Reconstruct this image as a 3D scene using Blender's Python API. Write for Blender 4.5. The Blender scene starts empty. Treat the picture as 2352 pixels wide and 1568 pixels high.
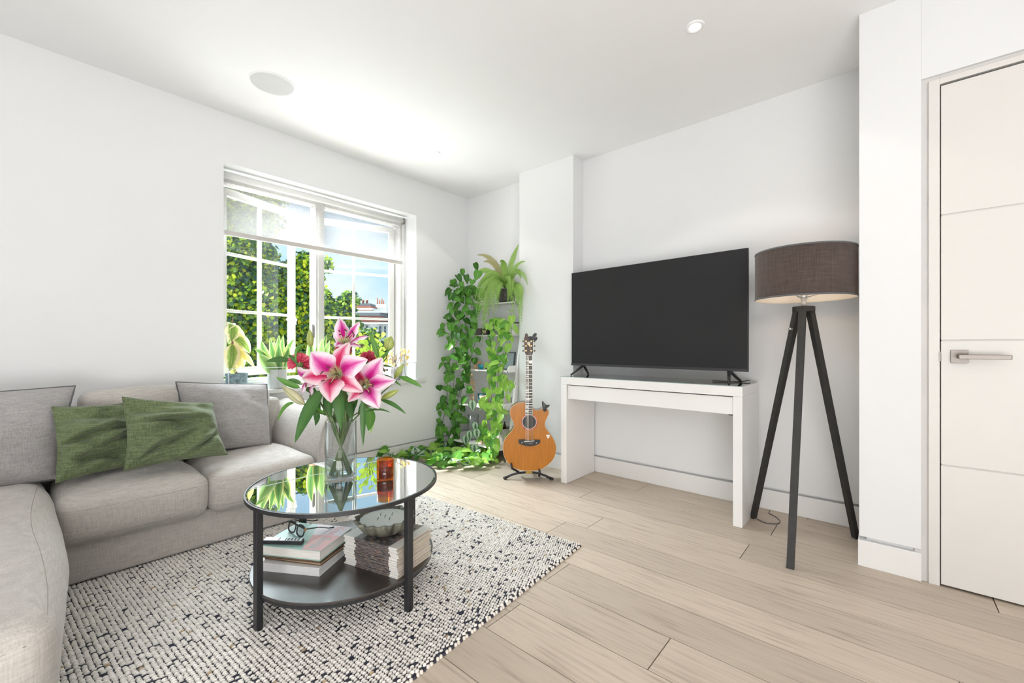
import bpy, math, random
import numpy as np
from mathutils import Vector, Matrix, noise
random.seed(7)
sc = bpy.context.scene
col = sc.collection
V = Vector

# ------------------------------------------------------------------ camera
AZ = math.atan2(854, 976)
cam_d = bpy.data.cameras.new('camera')
cam = bpy.data.objects.new('camera', cam_d); col.objects.link(cam)
cam.location = (0, 0, 1.0)
cam.rotation_euler = (math.pi/2, 0, AZ - math.pi/2)
cam_d.sensor_width = 36; cam_d.lens = 976/2352*36
cam_d.shift_y = 11/2352
cam_d.clip_start = 0.02; cam_d.clip_end = 400
sc.camera = cam
# ------------------------------------------------------------------ colour management, cycles
sc.view_settings.view_transform = 'Standard'; sc.view_settings.look = 'None'
sc.view_settings.gamma = 1; sc.view_settings.use_curve_mapping = False
sc.view_settings.exposure = 0.11
try:
    sc.cycles.use_denoising = True
    sc.cycles.max_bounces = 9; sc.cycles.diffuse_bounces = 4; sc.cycles.glossy_bounces = 4
    sc.cycles.transmission_bounces = 8; sc.cycles.transparent_max_bounces = 16
    sc.cycles.sample_clamp_indirect = 4.0
    sc.cycles.caustics_reflective = False; sc.cycles.caustics_refractive = False
except Exception: pass
# ------------------------------------------------------------------ sky
w = bpy.data.worlds.new('sky'); sc.world = w; w.use_nodes = True
nt = w.node_tree; nt.nodes.clear()
wo = nt.nodes.new('ShaderNodeOutputWorld'); bg = nt.nodes.new('ShaderNodeBackground')
tc = nt.nodes.new('ShaderNodeTexCoord'); mp = nt.nodes.new('ShaderNodeMapping')
mp.inputs['Scale'].default_value = (1, 1, 2.2); mp.inputs['Location'].default_value = (0.3, 0.1, 0.0)
nz = nt.nodes.new('ShaderNodeTexNoise'); nz.inputs['Scale'].default_value = 3.2
nz.inputs['Detail'].default_value = 6; nz.inputs['Roughness'].default_value = 0.55
cr = nt.nodes.new('ShaderNodeValToRGB')
cr.color_ramp.elements[0].position = 0.42; cr.color_ramp.elements[0].color = (.50, .77, 1.0, 1)
cr.color_ramp.elements[1].position = 0.64; cr.color_ramp.elements[1].color = (0.90, 0.96, 1.0, 1)
nt.links.new(tc.outputs['Generated'], mp.inputs['Vector']); nt.links.new(mp.outputs[0], nz.inputs['Vector'])
nt.links.new(nz.outputs['Fac'], cr.inputs[0]); nt.links.new(cr.outputs[0], bg.inputs[0])
bg.inputs[1].default_value = 1.08
nt.links.new(bg.outputs[0], wo.inputs[0])
# ------------------------------------------------------------------ sun and added area lights
def light(name, kind, loc, to, power, color, size=None, size_y=None, angle=None, spread=None):
    d = bpy.data.lights.new(name, kind); d.energy = power; d.color = color
    if kind == 'AREA':
        d.shape = 'RECTANGLE'; d.size = size; d.size_y = size_y or size
        if spread: d.spread = math.radians(spread)
    if kind == 'SUN': d.angle = math.radians(angle)
    if kind in ('POINT', 'SPOT') and size: d.shadow_soft_size = size
    o = bpy.data.objects.new(name, d); col.objects.link(o); o.location = loc
    o.rotation_euler = (V(to) - V(loc)).to_track_quat('-Z', 'Y').to_euler()
    return o
SE = math.radians(46.5); SH = V((.826, -.563))
sun_dir = V((SH.x*math.cos(SE), SH.y*math.cos(SE), -math.sin(SE)))
light('sun', 'SUN', (-8, 12, 14), V((-8, 12, 14)) + sun_dir, 11.0, (1.0, .95, .86), angle=0.6)
light('sky_fill_panel', 'AREA', (1.3, 5.4, 3.9), (1.25, 2.1, .4), 1350, (.90, .95, 1.0), 3.4, 2.4)  # added unseen panel outside, strengthens the sky's light through the window
light('street_bounce_fill', 'AREA', (1.25, 4.35, -0.15), (0.95, 2.2, 2.5), 290, (1.0, .985, .96), 2.8, 0.9)  # unseen lamp below the sill, added to imitate street bounce on the ceiling
light('rear_fill', 'AREA', (-1.3, -1.7, 2.1), (1.6, 1.8, 1.0), 26, (1.0, .98, .96), 2.2, 1.6)  # added fill behind the camera, not a fitting of the room
light('ceiling_uplight_fill', 'AREA', (-0.9, -0.5, 0.25), (0.4, 0.6, 2.5), 104, (.985, .99, 1.0), 2.2, 2.0)  # made-up uplight near the floor, out of view, brightens the ceiling

# ------------------------------------------------------------------ measuring helpers (photo pixel + a real plane -> world point)
F_ = V((math.cos(AZ), math.sin(AZ), 0)); R_ = V((math.sin(AZ), -math.cos(AZ), 0)); U_ = V((0, 0, 1)); O_ = V((0, 0, 1.0))
def ray(u, v): return F_*976 + R_*(u-1176) + U_*(795-v)
def atz(u, v, z=0): d = ray(u, v); return O_ + d*((z-1)/d.z)
def atx(u, v, x): d = ray(u, v); return O_ + d*(x/d.x)
def aty(u, v, y): d = ray(u, v); return O_ + d*(y/d.y)
def atd(u, v, dep): return O_ + ray(u, v)*(dep/976)

# ------------------------------------------------------------------ materials
M = {}
def nodes_of(m): return m.node_tree.nodes, m.node_tree.links
def mat(name, color, rough=.5, metal=0, spec=.5, bump=None, var=None, sheen=0, coat=0, trans=0, sub=0, emis=None, objrand=0, sss=0):
    """bump=(scale, strength, stretch xyz), var=(scale, amount, stretch xyz)"""
    m = bpy.data.materials.new(name); m.use_nodes = True
    n, l = nodes_of(m); b = n['Principled BSDF']
    b.inputs['Base Color'].default_value = (*color, 1); b.inputs['Roughness'].default_value = rough
    b.inputs['Metallic'].default_value = metal; b.inputs['Specular IOR Level'].default_value = spec
    if sheen: b.inputs['Sheen Weight'].default_value = sheen
    if coat: b.inputs['Coat Weight'].default_value = coat; b.inputs['Coat Roughness'].default_value = .06
    if emis: b.inputs['Emission Color'].default_value = (*emis[0], 1); b.inputs['Emission Strength'].default_value = emis[1]
    if sss: b.inputs['Subsurface Weight'].default_value = sss; b.inputs['Subsurface Scale'].default_value = .01
    t = n.new('ShaderNodeTexCoord')
    def tex(scale, st, det=4):
        mp = n.new('ShaderNodeMapping'); mp.inputs['Scale'].default_value = st
        l.new(t.outputs['Object'], mp.inputs['Vector'])
        z = n.new('ShaderNodeTexNoise'); z.inputs['Scale'].default_value = scale; z.inputs['Detail'].default_value = det
        l.new(mp.outputs[0], z.inputs['Vector']); return z
    src = None
    if var is None: var = (6, .03, (1, 1, 1))
    if var:
        z = tex(var[0], var[2] if len(var) > 2 else (1, 1, 1))
        mr = n.new('ShaderNodeMapRange'); mr.inputs[1].default_value = .3; mr.inputs[2].default_value = .7
        mr.inputs[3].default_value = 1-var[1]; mr.inputs[4].default_value = 1+var[1]
        l.new(z.outputs['Fac'], mr.inputs[0])
        hs = n.new('ShaderNodeHueSaturation'); hs.inputs['Color'].default_value = (*color, 1)
        l.new(mr.outputs[0], hs.inputs['Value']); src = hs
        if objrand:
            oi = n.new('ShaderNodeObjectInfo'); m2 = n.new('ShaderNodeMapRange')
            m2.inputs[3].default_value = 1-objrand; m2.inputs[4].default_value = 1+objrand
            l.new(oi.outputs['Random'], m2.inputs[0])
            mm = n.new('ShaderNodeMath'); mm.operation = 'MULTIPLY'
            l.new(mr.outputs[0], mm.inputs[0]); l.new(m2.outputs[0], mm.inputs[1]); l.new(mm.outputs[0], hs.inputs['Value'])
            m3 = n.new('ShaderNodeMapRange'); m3.inputs[3].default_value = .5-objrand*.08; m3.inputs[4].default_value = .5+objrand*.08
            wn = n.new('ShaderNodeTexWhiteNoise'); wn.noise_dimensions = '1D'; l.new(oi.outputs['Random'], wn.inputs['W'])
            l.new(wn.outputs['Value'], m3.inputs[0]); l.new(m3.outputs[0], hs.inputs['Hue'])
        l.new(hs.outputs[0], b.inputs['Base Color'])
    if bump:
        z = tex(bump[0], bump[2] if len(bump) > 2 else (1, 1, 1), 6)
        bp = n.new('ShaderNodeBump'); bp.inputs['Strength'].default_value = bump[1]; bp.inputs['Distance'].default_value = .004
        l.new(z.outputs['Fac'], bp.inputs['Height']); l.new(bp.outputs[0], b.inputs['Normal'])
    if trans:   # thin leaf / petal translucency
        tr = n.new('ShaderNodeBsdfTranslucent'); mx = n.new('ShaderNodeMixShader'); mx.inputs[0].default_value = trans
        if src: l.new(src.outputs[0], tr.inputs[0])
        else: tr.inputs[0].default_value = (*color, 1)
        o = n['Material Output']; l.new(b.outputs[0], mx.inputs[1]); l.new(tr.outputs[0], mx.inputs[2]); l.new(mx.outputs[0], o.inputs[0])
    M[name] = m; return m

def thin_glass(name, tint=(1, 1, 1), gain=1.0, rough=0.0, base=0.0):
    m = bpy.data.materials.new(name); m.use_nodes = True; n, l = nodes_of(m); n.clear()
    o = n.new('ShaderNodeOutputMaterial'); t = n.new('ShaderNodeBsdfTransparent'); g = n.new('ShaderNodeBsdfGlossy')
    t.inputs[0].default_value = (*tint, 1); g.inputs['Roughness'].default_value = rough
    ge = n.new('ShaderNodeNewGeometry'); dp = n.new('ShaderNodeVectorMath'); dp.operation = 'DOT_PRODUCT'
    l.new(ge.outputs['Normal'], dp.inputs[0]); l.new(ge.outputs['Incoming'], dp.inputs[1])
    ab = n.new('ShaderNodeMath'); ab.operation = 'ABSOLUTE'; l.new(dp.outputs['Value'], ab.inputs[0])
    om = n.new('ShaderNodeMath'); om.operation = 'SUBTRACT'; om.inputs[0].default_value = 1; l.new(ab.outputs[0], om.inputs[1])
    pw_ = n.new('ShaderNodeMath'); pw_.operation = 'POWER'; pw_.inputs[1].default_value = 5; l.new(om.outputs[0], pw_.inputs[0])
    f = n.new('ShaderNodeMath'); f.operation = 'MULTIPLY_ADD'; f.inputs[1].default_value = .96; f.inputs[2].default_value = .04; l.new(pw_.outputs[0], f.inputs[0])
    mu = n.new('ShaderNodeMath'); mu.operation = 'MULTIPLY_ADD'; mu.use_clamp = True
    mu.inputs[1].default_value = gain; mu.inputs[2].default_value = base
    mx = n.new('ShaderNodeMixShader')
    nzz = n.new('ShaderNodeTexNoise'); nzz.inputs['Scale'].default_value = 2.0
    bp = n.new('ShaderNodeBump'); bp.inputs['Strength'].default_value = .004
    l.new(nzz.outputs[0], bp.inputs['Height']); l.new(bp.outputs[0], g.inputs['Normal'])
    l.new(f.outputs[0], mu.inputs[0]); l.new(mu.outputs[0], mx.inputs[0]); l.new(t.outputs[0], mx.inputs[1]); l.new(g.outputs[0], mx.inputs[2])
    l.new(mx.outputs[0], o.inputs[0]); M[name] = m; return m

def fabric(name, c1, c2, scale=260, rough=.9, blot=.10, sheen=.3, bstr=.35, warm=None):
    """woven cloth: crossed stretched noises, slubs and fine relief"""
    m = bpy.data.materials.new(name); m.use_nodes = True; n, l = nodes_of(m); b = n['Principled BSDF']
    b.inputs['Roughness'].default_value = rough; b.inputs['Sheen Weight'].default_value = sheen; b.inputs['Specular IOR Level'].default_value = .2
    t = n.new('ShaderNodeTexCoord'); outs = []
    for st in ((1, 1, .08), (.08, .08, 1)):
        mp = n.new('ShaderNodeMapping'); mp.inputs['Scale'].default_value = st; l.new(t.outputs['Object'], mp.inputs['Vector'])
        z = n.new('ShaderNodeTexNoise'); z.inputs['Scale'].default_value = scale; z.inputs['Detail'].default_value = 3
        l.new(mp.outputs[0], z.inputs['Vector']); outs.append(z)
    ad = n.new('ShaderNodeMath'); ad.operation = 'ADD'; l.new(outs[0].outputs['Fac'], ad.inputs[0]); l.new(outs[1].outputs['Fac'], ad.inputs[1])
    big = n.new('ShaderNodeTexNoise'); big.inputs['Scale'].default_value = 7; big.inputs['Detail'].default_value = 4; l.new(t.outputs['Object'], big.inputs['Vector'])
    m4 = n.new('ShaderNodeMath'); m4.operation = 'MULTIPLY_ADD'; m4.inputs[1].default_value = blot*2; l.new(big.outputs['Fac'], m4.inputs[0]); l.new(ad.outputs[0], m4.inputs[2])
    mr = n.new('ShaderNodeMapRange'); mr.inputs[1].default_value = .62+blot; mr.inputs[2].default_value = 1.38+blot; l.new(m4.outputs[0], mr.inputs[0])
    mx = n.new('ShaderNodeMix'); mx.data_type = 'RGBA'; mx.inputs[6].default_value = (*c1, 1); mx.inputs[7].default_value = (*c2, 1)
    l.new(mr.outputs[0], mx.inputs[0]); l.new(mx.outputs[2], b.inputs['Base Color'])
    bp = n.new('ShaderNodeBump'); bp.inputs['Strength'].default_value = bstr; bp.inputs['Distance'].default_value = .002
    l.new(ad.outputs[0], bp.inputs['Height']); l.new(bp.outputs[0], b.inputs['Normal'])
    M[name] = m; return m

def wood_floor():
    m = bpy.data.materials.new('oak_plank'); m.use_nodes = True; n, l = nodes_of(m); b = n['Principled BSDF']
    b.inputs['Roughness'].default_value = .42; b.inputs['Specular IOR Level'].default_value = .35
    t = n.new('ShaderNodeTexCoord'); oi = n.new('ShaderNodeObjectInfo')
    cmb = n.new('ShaderNodeCombineXYZ'); mm = n.new('ShaderNodeMath'); mm.operation = 'MULTIPLY'; mm.inputs[1].default_value = 37.0
    l.new(oi.outputs['Random'], mm.inputs[0]); l.new(mm.outputs[0], cmb.inputs[0]); l.new(mm.outputs[0], cmb.inputs[1])
    add = n.new('ShaderNodeVectorMath'); add.operation = 'ADD'; l.new(t.outputs['Object'], add.inputs[0]); l.new(cmb.outputs[0], add.inputs[1])
    def tex(sc_, st, det, dist=0):
        mp = n.new('ShaderNodeMapping'); mp.inputs['Scale'].default_value = st; l.new(add.outputs[0], mp.inputs['Vector'])
        z = n.new('ShaderNodeTexNoise'); z.inputs['Scale'].default_value = sc_; z.inputs['Detail'].default_value = det; z.inputs['Distortion'].default_value = dist
        l.new(mp.outputs[0], z.inputs['Vector']); return z
    grain = tex(75, (1, .055, 1), 5, .3); fig = tex(5.5, (1, .20, 1), 3, 1.2)
    wv = n.new('ShaderNodeMath'); wv.operation = 'MULTIPLY'; wv.inputs[1].default_value = 9
    l.new(fig.outputs['Fac'], wv.inputs[0])
    fr = n.new('ShaderNodeMath'); fr.operation = 'PINGPONG'; fr.inputs[1].default_value = .5; l.new(wv.outputs[0], fr.inputs[0])
    a2 = n.new('ShaderNodeMath'); a2.operation = 'MULTIPLY_ADD'; a2.inputs[1].default_value = .16; l.new(fr.outputs[0], a2.inputs[0]); l.new(grain.outputs['Fac'], a2.inputs[2])
    r = n.new('ShaderNodeValToRGB'); e = r.color_ramp.elements
    e[0].position = .30; e[0].color = (.40, .31, .225, 1); e[1].position = .80; e[1].color = (.60, .48, .36, 1)
    x = e.new(.50); x.color = (.545, .43, .32, 1)
    l.new(a2.outputs[0], r.inputs[0])
    hs = n.new('ShaderNodeHueSaturation'); hs.inputs['Saturation'].default_value = .82
    m2 = n.new('ShaderNodeMapRange'); m2.inputs[3].default_value = .90; m2.inputs[4].default_value = 1.10; l.new(oi.outputs['Random'], m2.inputs[0])
    l.new(m2.outputs[0], hs.inputs['Value']); l.new(r.outputs[0], hs.inputs['Color']); l.new(hs.outputs[0], b.inputs['Base Color'])
    bp = n.new('ShaderNodeBump'); bp.inputs['Strength'].default_value = .12; bp.inputs['Distance'].default_value = .002
    l.new(grain.outputs['Fac'], bp.inputs['Height']); l.new(bp.outputs[0], b.inputs['Normal'])
    M['oak_plank'] = m

def uv_mix(name, stops, axis='x', sym=True, rough=.5, trans=.2, wob=.12, spec=.4, nscale=3.0):
    """leaf or petal coloured across its own width (UV): the variegation of the thing itself"""
    m = bpy.data.materials.new(name); m.use_nodes = True; n, l = nodes_of(m); b = n['Principled BSDF']
    b.inputs['Roughness'].default_value = rough; b.inputs['Specular IOR Level'].default_value = spec
    t = n.new('ShaderNodeTexCoord'); s = n.new('ShaderNodeSeparateXYZ'); l.new(t.outputs['UV'], s.inputs[0])
    a = n.new('ShaderNodeMath'); a.operation = 'MULTIPLY_ADD'; a.inputs[1].default_value = 2; a.inputs[2].default_value = -1
    l.new(s.outputs[0 if axis == 'x' else 1], a.inputs[0])
    ab = n.new('ShaderNodeMath'); ab.operation = 'ABSOLUTE'; l.new(a.outputs[0], ab.inputs[0])
    z = n.new('ShaderNodeTexNoise'); z.inputs['Scale'].default_value = nscale; z.inputs['Detail'].default_value = 4; l.new(t.outputs['UV'], z.inputs['Vector'])
    zz = n.new('ShaderNodeMath'); zz.operation = 'MULTIPLY_ADD'; zz.inputs[1].default_value = wob*2; zz.inputs[2].default_value = -wob; l.new(z.outputs['Fac'], zz.inputs[0])
    sm = n.new('ShaderNodeMath'); sm.operation = 'ADD'; l.new(ab.outputs[0] if sym else s.outputs[1], sm.inputs[0]); l.new(zz.outputs[0], sm.inputs[1])
    r = n.new('ShaderNodeValToRGB'); e = r.color_ramp.elements
    e[0].position = stops[0][0]; e[0].color = (*stops[0][1], 1); e[1].position = stops[-1][0]; e[1].color = (*stops[-1][1], 1)
    for p_, c_ in stops[1:-1]: q = e.new(p_); q.color = (*c_, 1)
    l.new(sm.outputs[0], r.inputs[0]); l.new(r.outputs[0], b.inputs['Base Color'])
    tr = n.new('ShaderNodeBsdfTranslucent'); mx = n.new('ShaderNodeMixShader'); mx.inputs[0].default_value = trans
    l.new(r.outputs[0], tr.inputs[0]); o = n['Material Output']; l.new(b.outputs[0], mx.inputs[1]); l.new(tr.outputs[0], mx.inputs[2]); l.new(mx.outputs[0], o.inputs[0])
    M[name] = m; return m

mat('wall_paint', (.835, .84, .845), .85, bump=(180, .03), var=(2, .008))
mat('ceiling_paint', (.90, .905, .91), .9, var=(2, .008))
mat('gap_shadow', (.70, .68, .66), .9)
mat('white_gloss', (.86, .85, .83), .28, var=(3, .01))
mat('white_satin', (.85, .84, .82), .42, var=(3, .01))
mat('door_paint', (.76, .735, .70), .45, var=(2, .01))
mat('dark_gap', (.03, .025, .02), .9)
mat('subfloor', (.10, .07, .05), .9)
wood_floor()
mat('tv_screen', (.030, .030, .031), .6, spec=.12)
mat('tv_frame', (.07, .07, .075), .35, metal=.6)
mat('black_metal', (.022, .022, .024), .42, spec=.5, var=(30, .08))
mat('black_plastic', (.02, .02, .022), .5)
mat('black_wood', (.028, .026, .024), .55, bump=(60, .2, (1, 1, .1)), var=(30, .15))
mat('shelf_veneer', (.030, .023, .020), .33, spec=1.0, coat=.35, bump=(400, .12), var=(20, .15))
mat('steel', (.24, .215, .195), .42, metal=1.0, var=(200, .04))
mat('chrome', (.75, .75, .75), .12, metal=1)
mat('brass', (.75, .52, .20), .3, metal=1)
fabric('sofa_linen', (.40, .37, .335), (.60, .565, .525), 260, blot=.06)
fabric('pillow_grey', (.28, .265, .26), (.47, .45, .445), 300, blot=.12)
fabric('pillow_green', (.060, .085, .036), (.205, .250, .130), 230, blot=.20, sheen=.25)
fabric('piping_dark', (.10, .10, .105), (.17, .17, .175), 300)
fabric('shade_cloth', (.034, .030, .029), (.100, .085, .080), 170, blot=.22, bstr=.2)
mat('shade_lining', (.90, .84, .76), .8)
thin_glass('table_glass', (.93, .97, .96), 3.0, 0.0, .26)
thin_glass('window_glass', (.93, .97, .97), .8)
thin_glass('acrylic', (.97, .99, .99), 1.0)
thin_glass('vase_glass', (.955, .97, .97), 1.2, 0, .01)
thin_glass('lens_glass', (.78, .74, .76), 2.0)
thin_glass('water', (.90, .95, .93), 1.4, 0, .01)
thin_glass('glass_edge', (.40, .62, .60), 2.0, .05, .25)
thin_glass('amber_glass', (.86, .42, .06), 1.0, .02, .01)

# ------------------------------------------------------------------ mesh building
WL = {}
class MB:
    def __init__(s): s.v = []; s.f = []; s.uv = []
    def add(s, vs, fs, uv=None):
        k = len(s.v); s.v += [tuple(p) for p in vs]; s.f += [tuple(i+k for i in f) for f in fs]
        s.uv += (list(uv) if uv else [(0, 0)]*len(vs)); return s
    def box(s, x0, x1, y0, y1, z0, z1):
        return s.add([(x0,y0,z0),(x1,y0,z0),(x1,y1,z0),(x0,y1,z0),(x0,y0,z1),(x1,y0,z1),(x1,y1,z1),(x0,y1,z1)],
                     [(0,3,2,1),(4,5,6,7),(0,1,5,4),(1,2,6,5),(2,3,7,6),(3,0,4,7)])
    def obox(s, c, ax, ay, az):  # centre, half axes
        c, ax, ay, az = V(c), V(ax), V(ay), V(az); vs = []
        for k in (-1, 1):
            for (i, j) in ((-1,-1),(1,-1),(1,1),(-1,1)): vs.append(c+ax*i+ay*j+az*k)
        return s.add(vs, [(0,3,2,1),(4,5,6,7),(0,1,5,4),(1,2,6,5),(2,3,7,6),(3,0,4,7)])
    def tube(s, pts, rad, n=8, cap=True):
        pts = [V(p) for p in pts]; N = len(pts)
        if not hasattr(rad, '__len__'): rad = [rad]*N
        vs = []; up = V((0, 0, 1)); prev = None
        for i, p in enumerate(pts):
            d = (pts[min(i+1, N-1)] - pts[max(i-1, 0)])
            d = d.normalized() if d.length > 1e-9 else V((0, 0, 1))
            if prev is None: a = d.cross(up); a = a if a.length > 1e-3 else d.cross(V((1, 0, 0)))
            else: a = prev - d*prev.dot(d)
            a = a.normalized() if a.length > 1e-6 else d.orthogonal().normalized()
            prev = a; b = d.cross(a)
            for k in range(n):
                t = 2*math.pi*k/n; vs.append(p + (a*math.cos(t) + b*math.sin(t))*rad[i])
        fs = [(i*n+k, i*n+(k+1) % n, (i+1)*n+(k+1) % n, (i+1)*n+k) for i in range(N-1) for k in range(n)]
        if cap: fs += [tuple(range(n-1, -1, -1)), tuple((N-1)*n+k for k in range(n))]
        return s.add(vs, fs)
    def cyl(s, p0, p1, r0, r1=None, n=16): return s.tube([p0, p1], [r0, r0 if r1 is None else r1], n)
    def lathe(s, prof, c, n=32, fn=None):  # prof: (r, z); fn(theta,i)-> radius factor
        vs = []; c = V(c); N = len(prof)
        for i, (r, z) in enumerate(prof):
            for k in range(n):
                t = 2*math.pi*k/n; q = r*(fn(t, i) if fn else 1); vs.append(c + V((q*math.cos(t), q*math.sin(t), z)))
        fs = [(i*n+k, i*n+(k+1) % n, (i+1)*n+(k+1) % n, (i+1)*n+k) for i in range(N-1) for k in range(n)]
        return s.add(vs, fs, [(k/n, i/max(1, N-1)) for i in range(N) for k in range(n)])
    def grid(s, fn, nu, nv):
        vs = []; uv = []
        for j in range(nv+1):
            for i in range(nu+1): vs.append(fn(i/nu, j/nv)); uv.append((i/nu, j/nv))
        fs = [(j*(nu+1)+i, j*(nu+1)+i+1, (j+1)*(nu+1)+i+1, (j+1)*(nu+1)+i) for j in range(nv) for i in range(nu)]
        return s.add(vs, fs, uv)
    def prism(s, poly, z0, z1):  # poly xy list
        n = len(poly)
        return s.add([(x, y, z0) for x, y in poly] + [(x, y, z1) for x, y in poly],
                     [tuple(range(n-1, -1, -1)), tuple(range(n, 2*n))] + [(i, (i+1) % n, n+(i+1) % n, n+i) for i in range(n)])
    def sphere(s, c, r, n=12, m=8):
        r = V(r) if hasattr(r, '__len__') else V((r, r, r)); c = V(c); vs = []
        for j in range(m+1):
            p = math.pi*j/m
            for k in range(n):
                t = 2*math.pi*k/n; vs.append(c + V((r.x*math.sin(p)*math.cos(t), r.y*math.sin(p)*math.sin(t), r.z*math.cos(p))))
        return s.add(vs, [(j*n+k, (j+1)*n+k, (j+1)*n+(k+1) % n, j*n+(k+1) % n) for j in range(m) for k in range(n)])
    def build(s, name, m, parent=None, smooth=False, bevel=0, loc=None, xf=None):
        base = WL[parent.name] if parent is not None else (V(loc) if loc is not None else V((0, 0, 0)))
        me = bpy.data.meshes.new(name)
        vs = s.v if xf is None else [tuple(xf @ V(p)) for p in s.v]
        me.from_pydata([(p[0]-base.x, p[1]-base.y, p[2]-base.z) for p in vs], [], s.f)
        me.materials.append(M[m] if isinstance(m, str) else m)
        if any(u != (0, 0) for u in s.uv):
            ul = me.uv_layers.new(name='uv'); a = np.zeros(len(me.loops)*2, 'f'); vi = np.zeros(len(me.loops), 'i')
            me.loops.foreach_get('vertex_index', vi); U = np.array(s.uv, 'f'); ul.data.foreach_set('uv', U[vi].ravel())
        if smooth: me.polygons.foreach_set('use_smooth', [True]*len(me.polygons))
        me.update()
        o = bpy.data.objects.new(name, me); col.objects.link(o)
        if parent is not None: o.parent = parent
        else: o.location = base
        WL[o.name] = base
        if bevel:
            b = o.modifiers.new('bevel', 'BEVEL'); b.width = bevel; b.segments = 3; b.limit_method = 'ANGLE'; b.harden_normals = False
        return o
def tag(o, label=None, cat=None, group=None, kind=None):
    for k, v in (('label', label), ('category', cat), ('group', group), ('kind', kind)):
        if v: o[k] = v
    return o
def thing(name, loc, label, cat, group=None):
    o = bpy.data.objects.new(name, None); col.objects.link(o); o.location = loc; o.empty_display_size = .05
    WL[o.name] = V(loc); return tag(o, label, cat, group)
def copy_part(src, parent, mtx=None, name=None):
    """copy of a part sharing its mesh, placed by a world matrix"""
    c = src.copy(); col.objects.link(c)
    c.parent = parent; base = WL[parent.name]
    c.matrix_basis = Matrix.Translation(-base) @ mtx; WL[c.name] = base
    return c
def inst(me, name, parent, mtx):
    o = bpy.data.objects.new(name, me); col.objects.link(o); o.parent = parent
    o.matrix_basis = Matrix.Translation(-WL[parent.name]) @ mtx; WL[o.name] = WL[parent.name]
    return o
def frame(o, xdir, zdir, s=1):
    """matrix with local Y along xdir (length), local Z along zdir"""
    y = V(xdir).normalized(); z = V(zdir); z = (z - y*z.dot(y)).normalized(); x = y.cross(z)
    return Matrix(((x.x*s, y.x*s, z.x*s, o[0]), (x.y*s, y.y*s, z.y*s, o[1]), (x.z*s, y.z*s, z.z*s, o[2]), (0, 0, 0, 1)))
def struct(mb, name, m, bevel=0, smooth=False):
    o = mb.build(name, m, None, smooth, bevel); return tag(o, kind='structure')

def rbox(c, s, r, m=8, crown=(0, 0, 0), wob=0, seed=0, e=4):
    """soft rounded box, centre c, half sizes s, radius r, crown = bulge per axis"""
    ax = []
    for k in range(3):
        a = [-s[k] + r*(1-math.cos(math.pi/2*i/e)) for i in range(e)] if s[k] > r else [-s[k]+r*(1-math.cos(math.pi/2*i/e)) for i in range(e)]
        inner = s[k]-r; a += [-inner + 2*inner*i/m for i in range(m+1)]
        a += [-x for x in a[:e]][::-1]; ax.append(a)
    vid = {}; vs = []; fs = []
    def vert(p):
        key = tuple(round(x, 5) for x in p)
        if key not in vid: vid[key] = len(vs); vs.append(p)
        return vid[key]
    for k in range(3):
        a, b = (k+1) % 3, (k+2) % 3
        for sg in (-1, 1):
            A, B = ax[a], ax[b]
            for i in range(len(A)-1):
                for j in range(len(B)-1):
                    q = []
                    for (ii, jj) in ((i, j), (i+1, j), (i+1, j+1), (i, j+1)):
                        p = [0, 0, 0]; p[k] = sg*s[k]; p[a] = A[ii]; p[b] = B[jj]; q.append(vert(tuple(p)))
                    if len(set(q)) > 2: fs.append(tuple(q if sg > 0 else q[::-1]))
    out = []
    for p in vs:
        q = [max(-(s[k]-r), min(s[k]-r, p[k])) for k in range(3)]; d = V([p[k]-q[k] for k in range(3)])
        if d.length > 1e-9: d = d.normalized()*r
        P = V(q) + d; n_ = [P[k]/s[k] for k in range(3)]
        for k in range(3):
            if crown[k]:
                a, b = (k+1) % 3, (k+2) % 3
                P[k] += crown[k]*n_[k]*(1-n_[a]**2)*(1-n_[b]**2)
        P = P + V(c)
        if wob:
            P += V((noise.noise(P*3+V((seed, 0, 0))), noise.noise(P*3+V((0, seed, 5))), noise.noise(P*3+V((9, 0, seed)))))*wob
        out.append(P)
    return MB().add(out, fs)

def pillow(bl, br, tr, tl, T, n=52, pinch=.05, wr=.008, seed=0, power=.55, folds=()):
    """stuffed square cushion between four corner points; front side faces the camera"""
    bl, br, tr, tl = map(V, (bl, br, tr, tl)); N = (br-bl).cross(tl-bl).normalized()
    if N.dot(-F_) < 0: N = -N
    mb = MB()
    def P(u, v, sg):
        a, b = u*2-1, v*2-1
        a2 = a*(1-pinch*(1-b*b)); b2 = b*(1-pinch*(1-a*a)); uu, vv = (a2+1)/2, (b2+1)/2
        p = bl*(1-uu)*(1-vv) + br*uu*(1-vv) + tr*uu*vv + tl*(1-uu)*vv
        h = T*(max(0, (1-a**2)*(1-b**2)))**power
        p = p + N*sg*h
        k = (1-a**6)*(1-b**6)
        w_ = noise.noise(V((u*2.2+seed, v*4.5, seed*1.7)))*wr*1.4 + noise.noise(V((u*5+seed, v*9, seed)))*wr*.6
        for (fu, fv, ang, ln, dp) in folds:
            du, dv = u-fu, v-fv; al = du*math.cos(ang)+dv*math.sin(ang); ac = -du*math.sin(ang)+dv*math.cos(ang)
            w_ -= dp*math.exp(-(ac/.030)**2)*math.exp(-(al/ln)**2) - .7*dp*math.exp(-((ac-.055)/.035)**2)*math.exp(-(al/ln)**2)
        return p + N*w_*k*sg
    mb.grid(lambda u, v: P(u, v, 1), n, n); mb.grid(lambda u, v: P(1-u, v, -1), n, n)
    edge = [P(t, 0, 0) for t in np.linspace(0, 1, 16)] + [P(1, t, 0) for t in np.linspace(0, 1, 16)][1:] + \
           [P(1-t, 1, 0) for t in np.linspace(0, 1, 16)][1:] + [P(0, 1-t, 0) for t in np.linspace(0, 1, 16)][1:]
    return mb, edge

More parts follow.
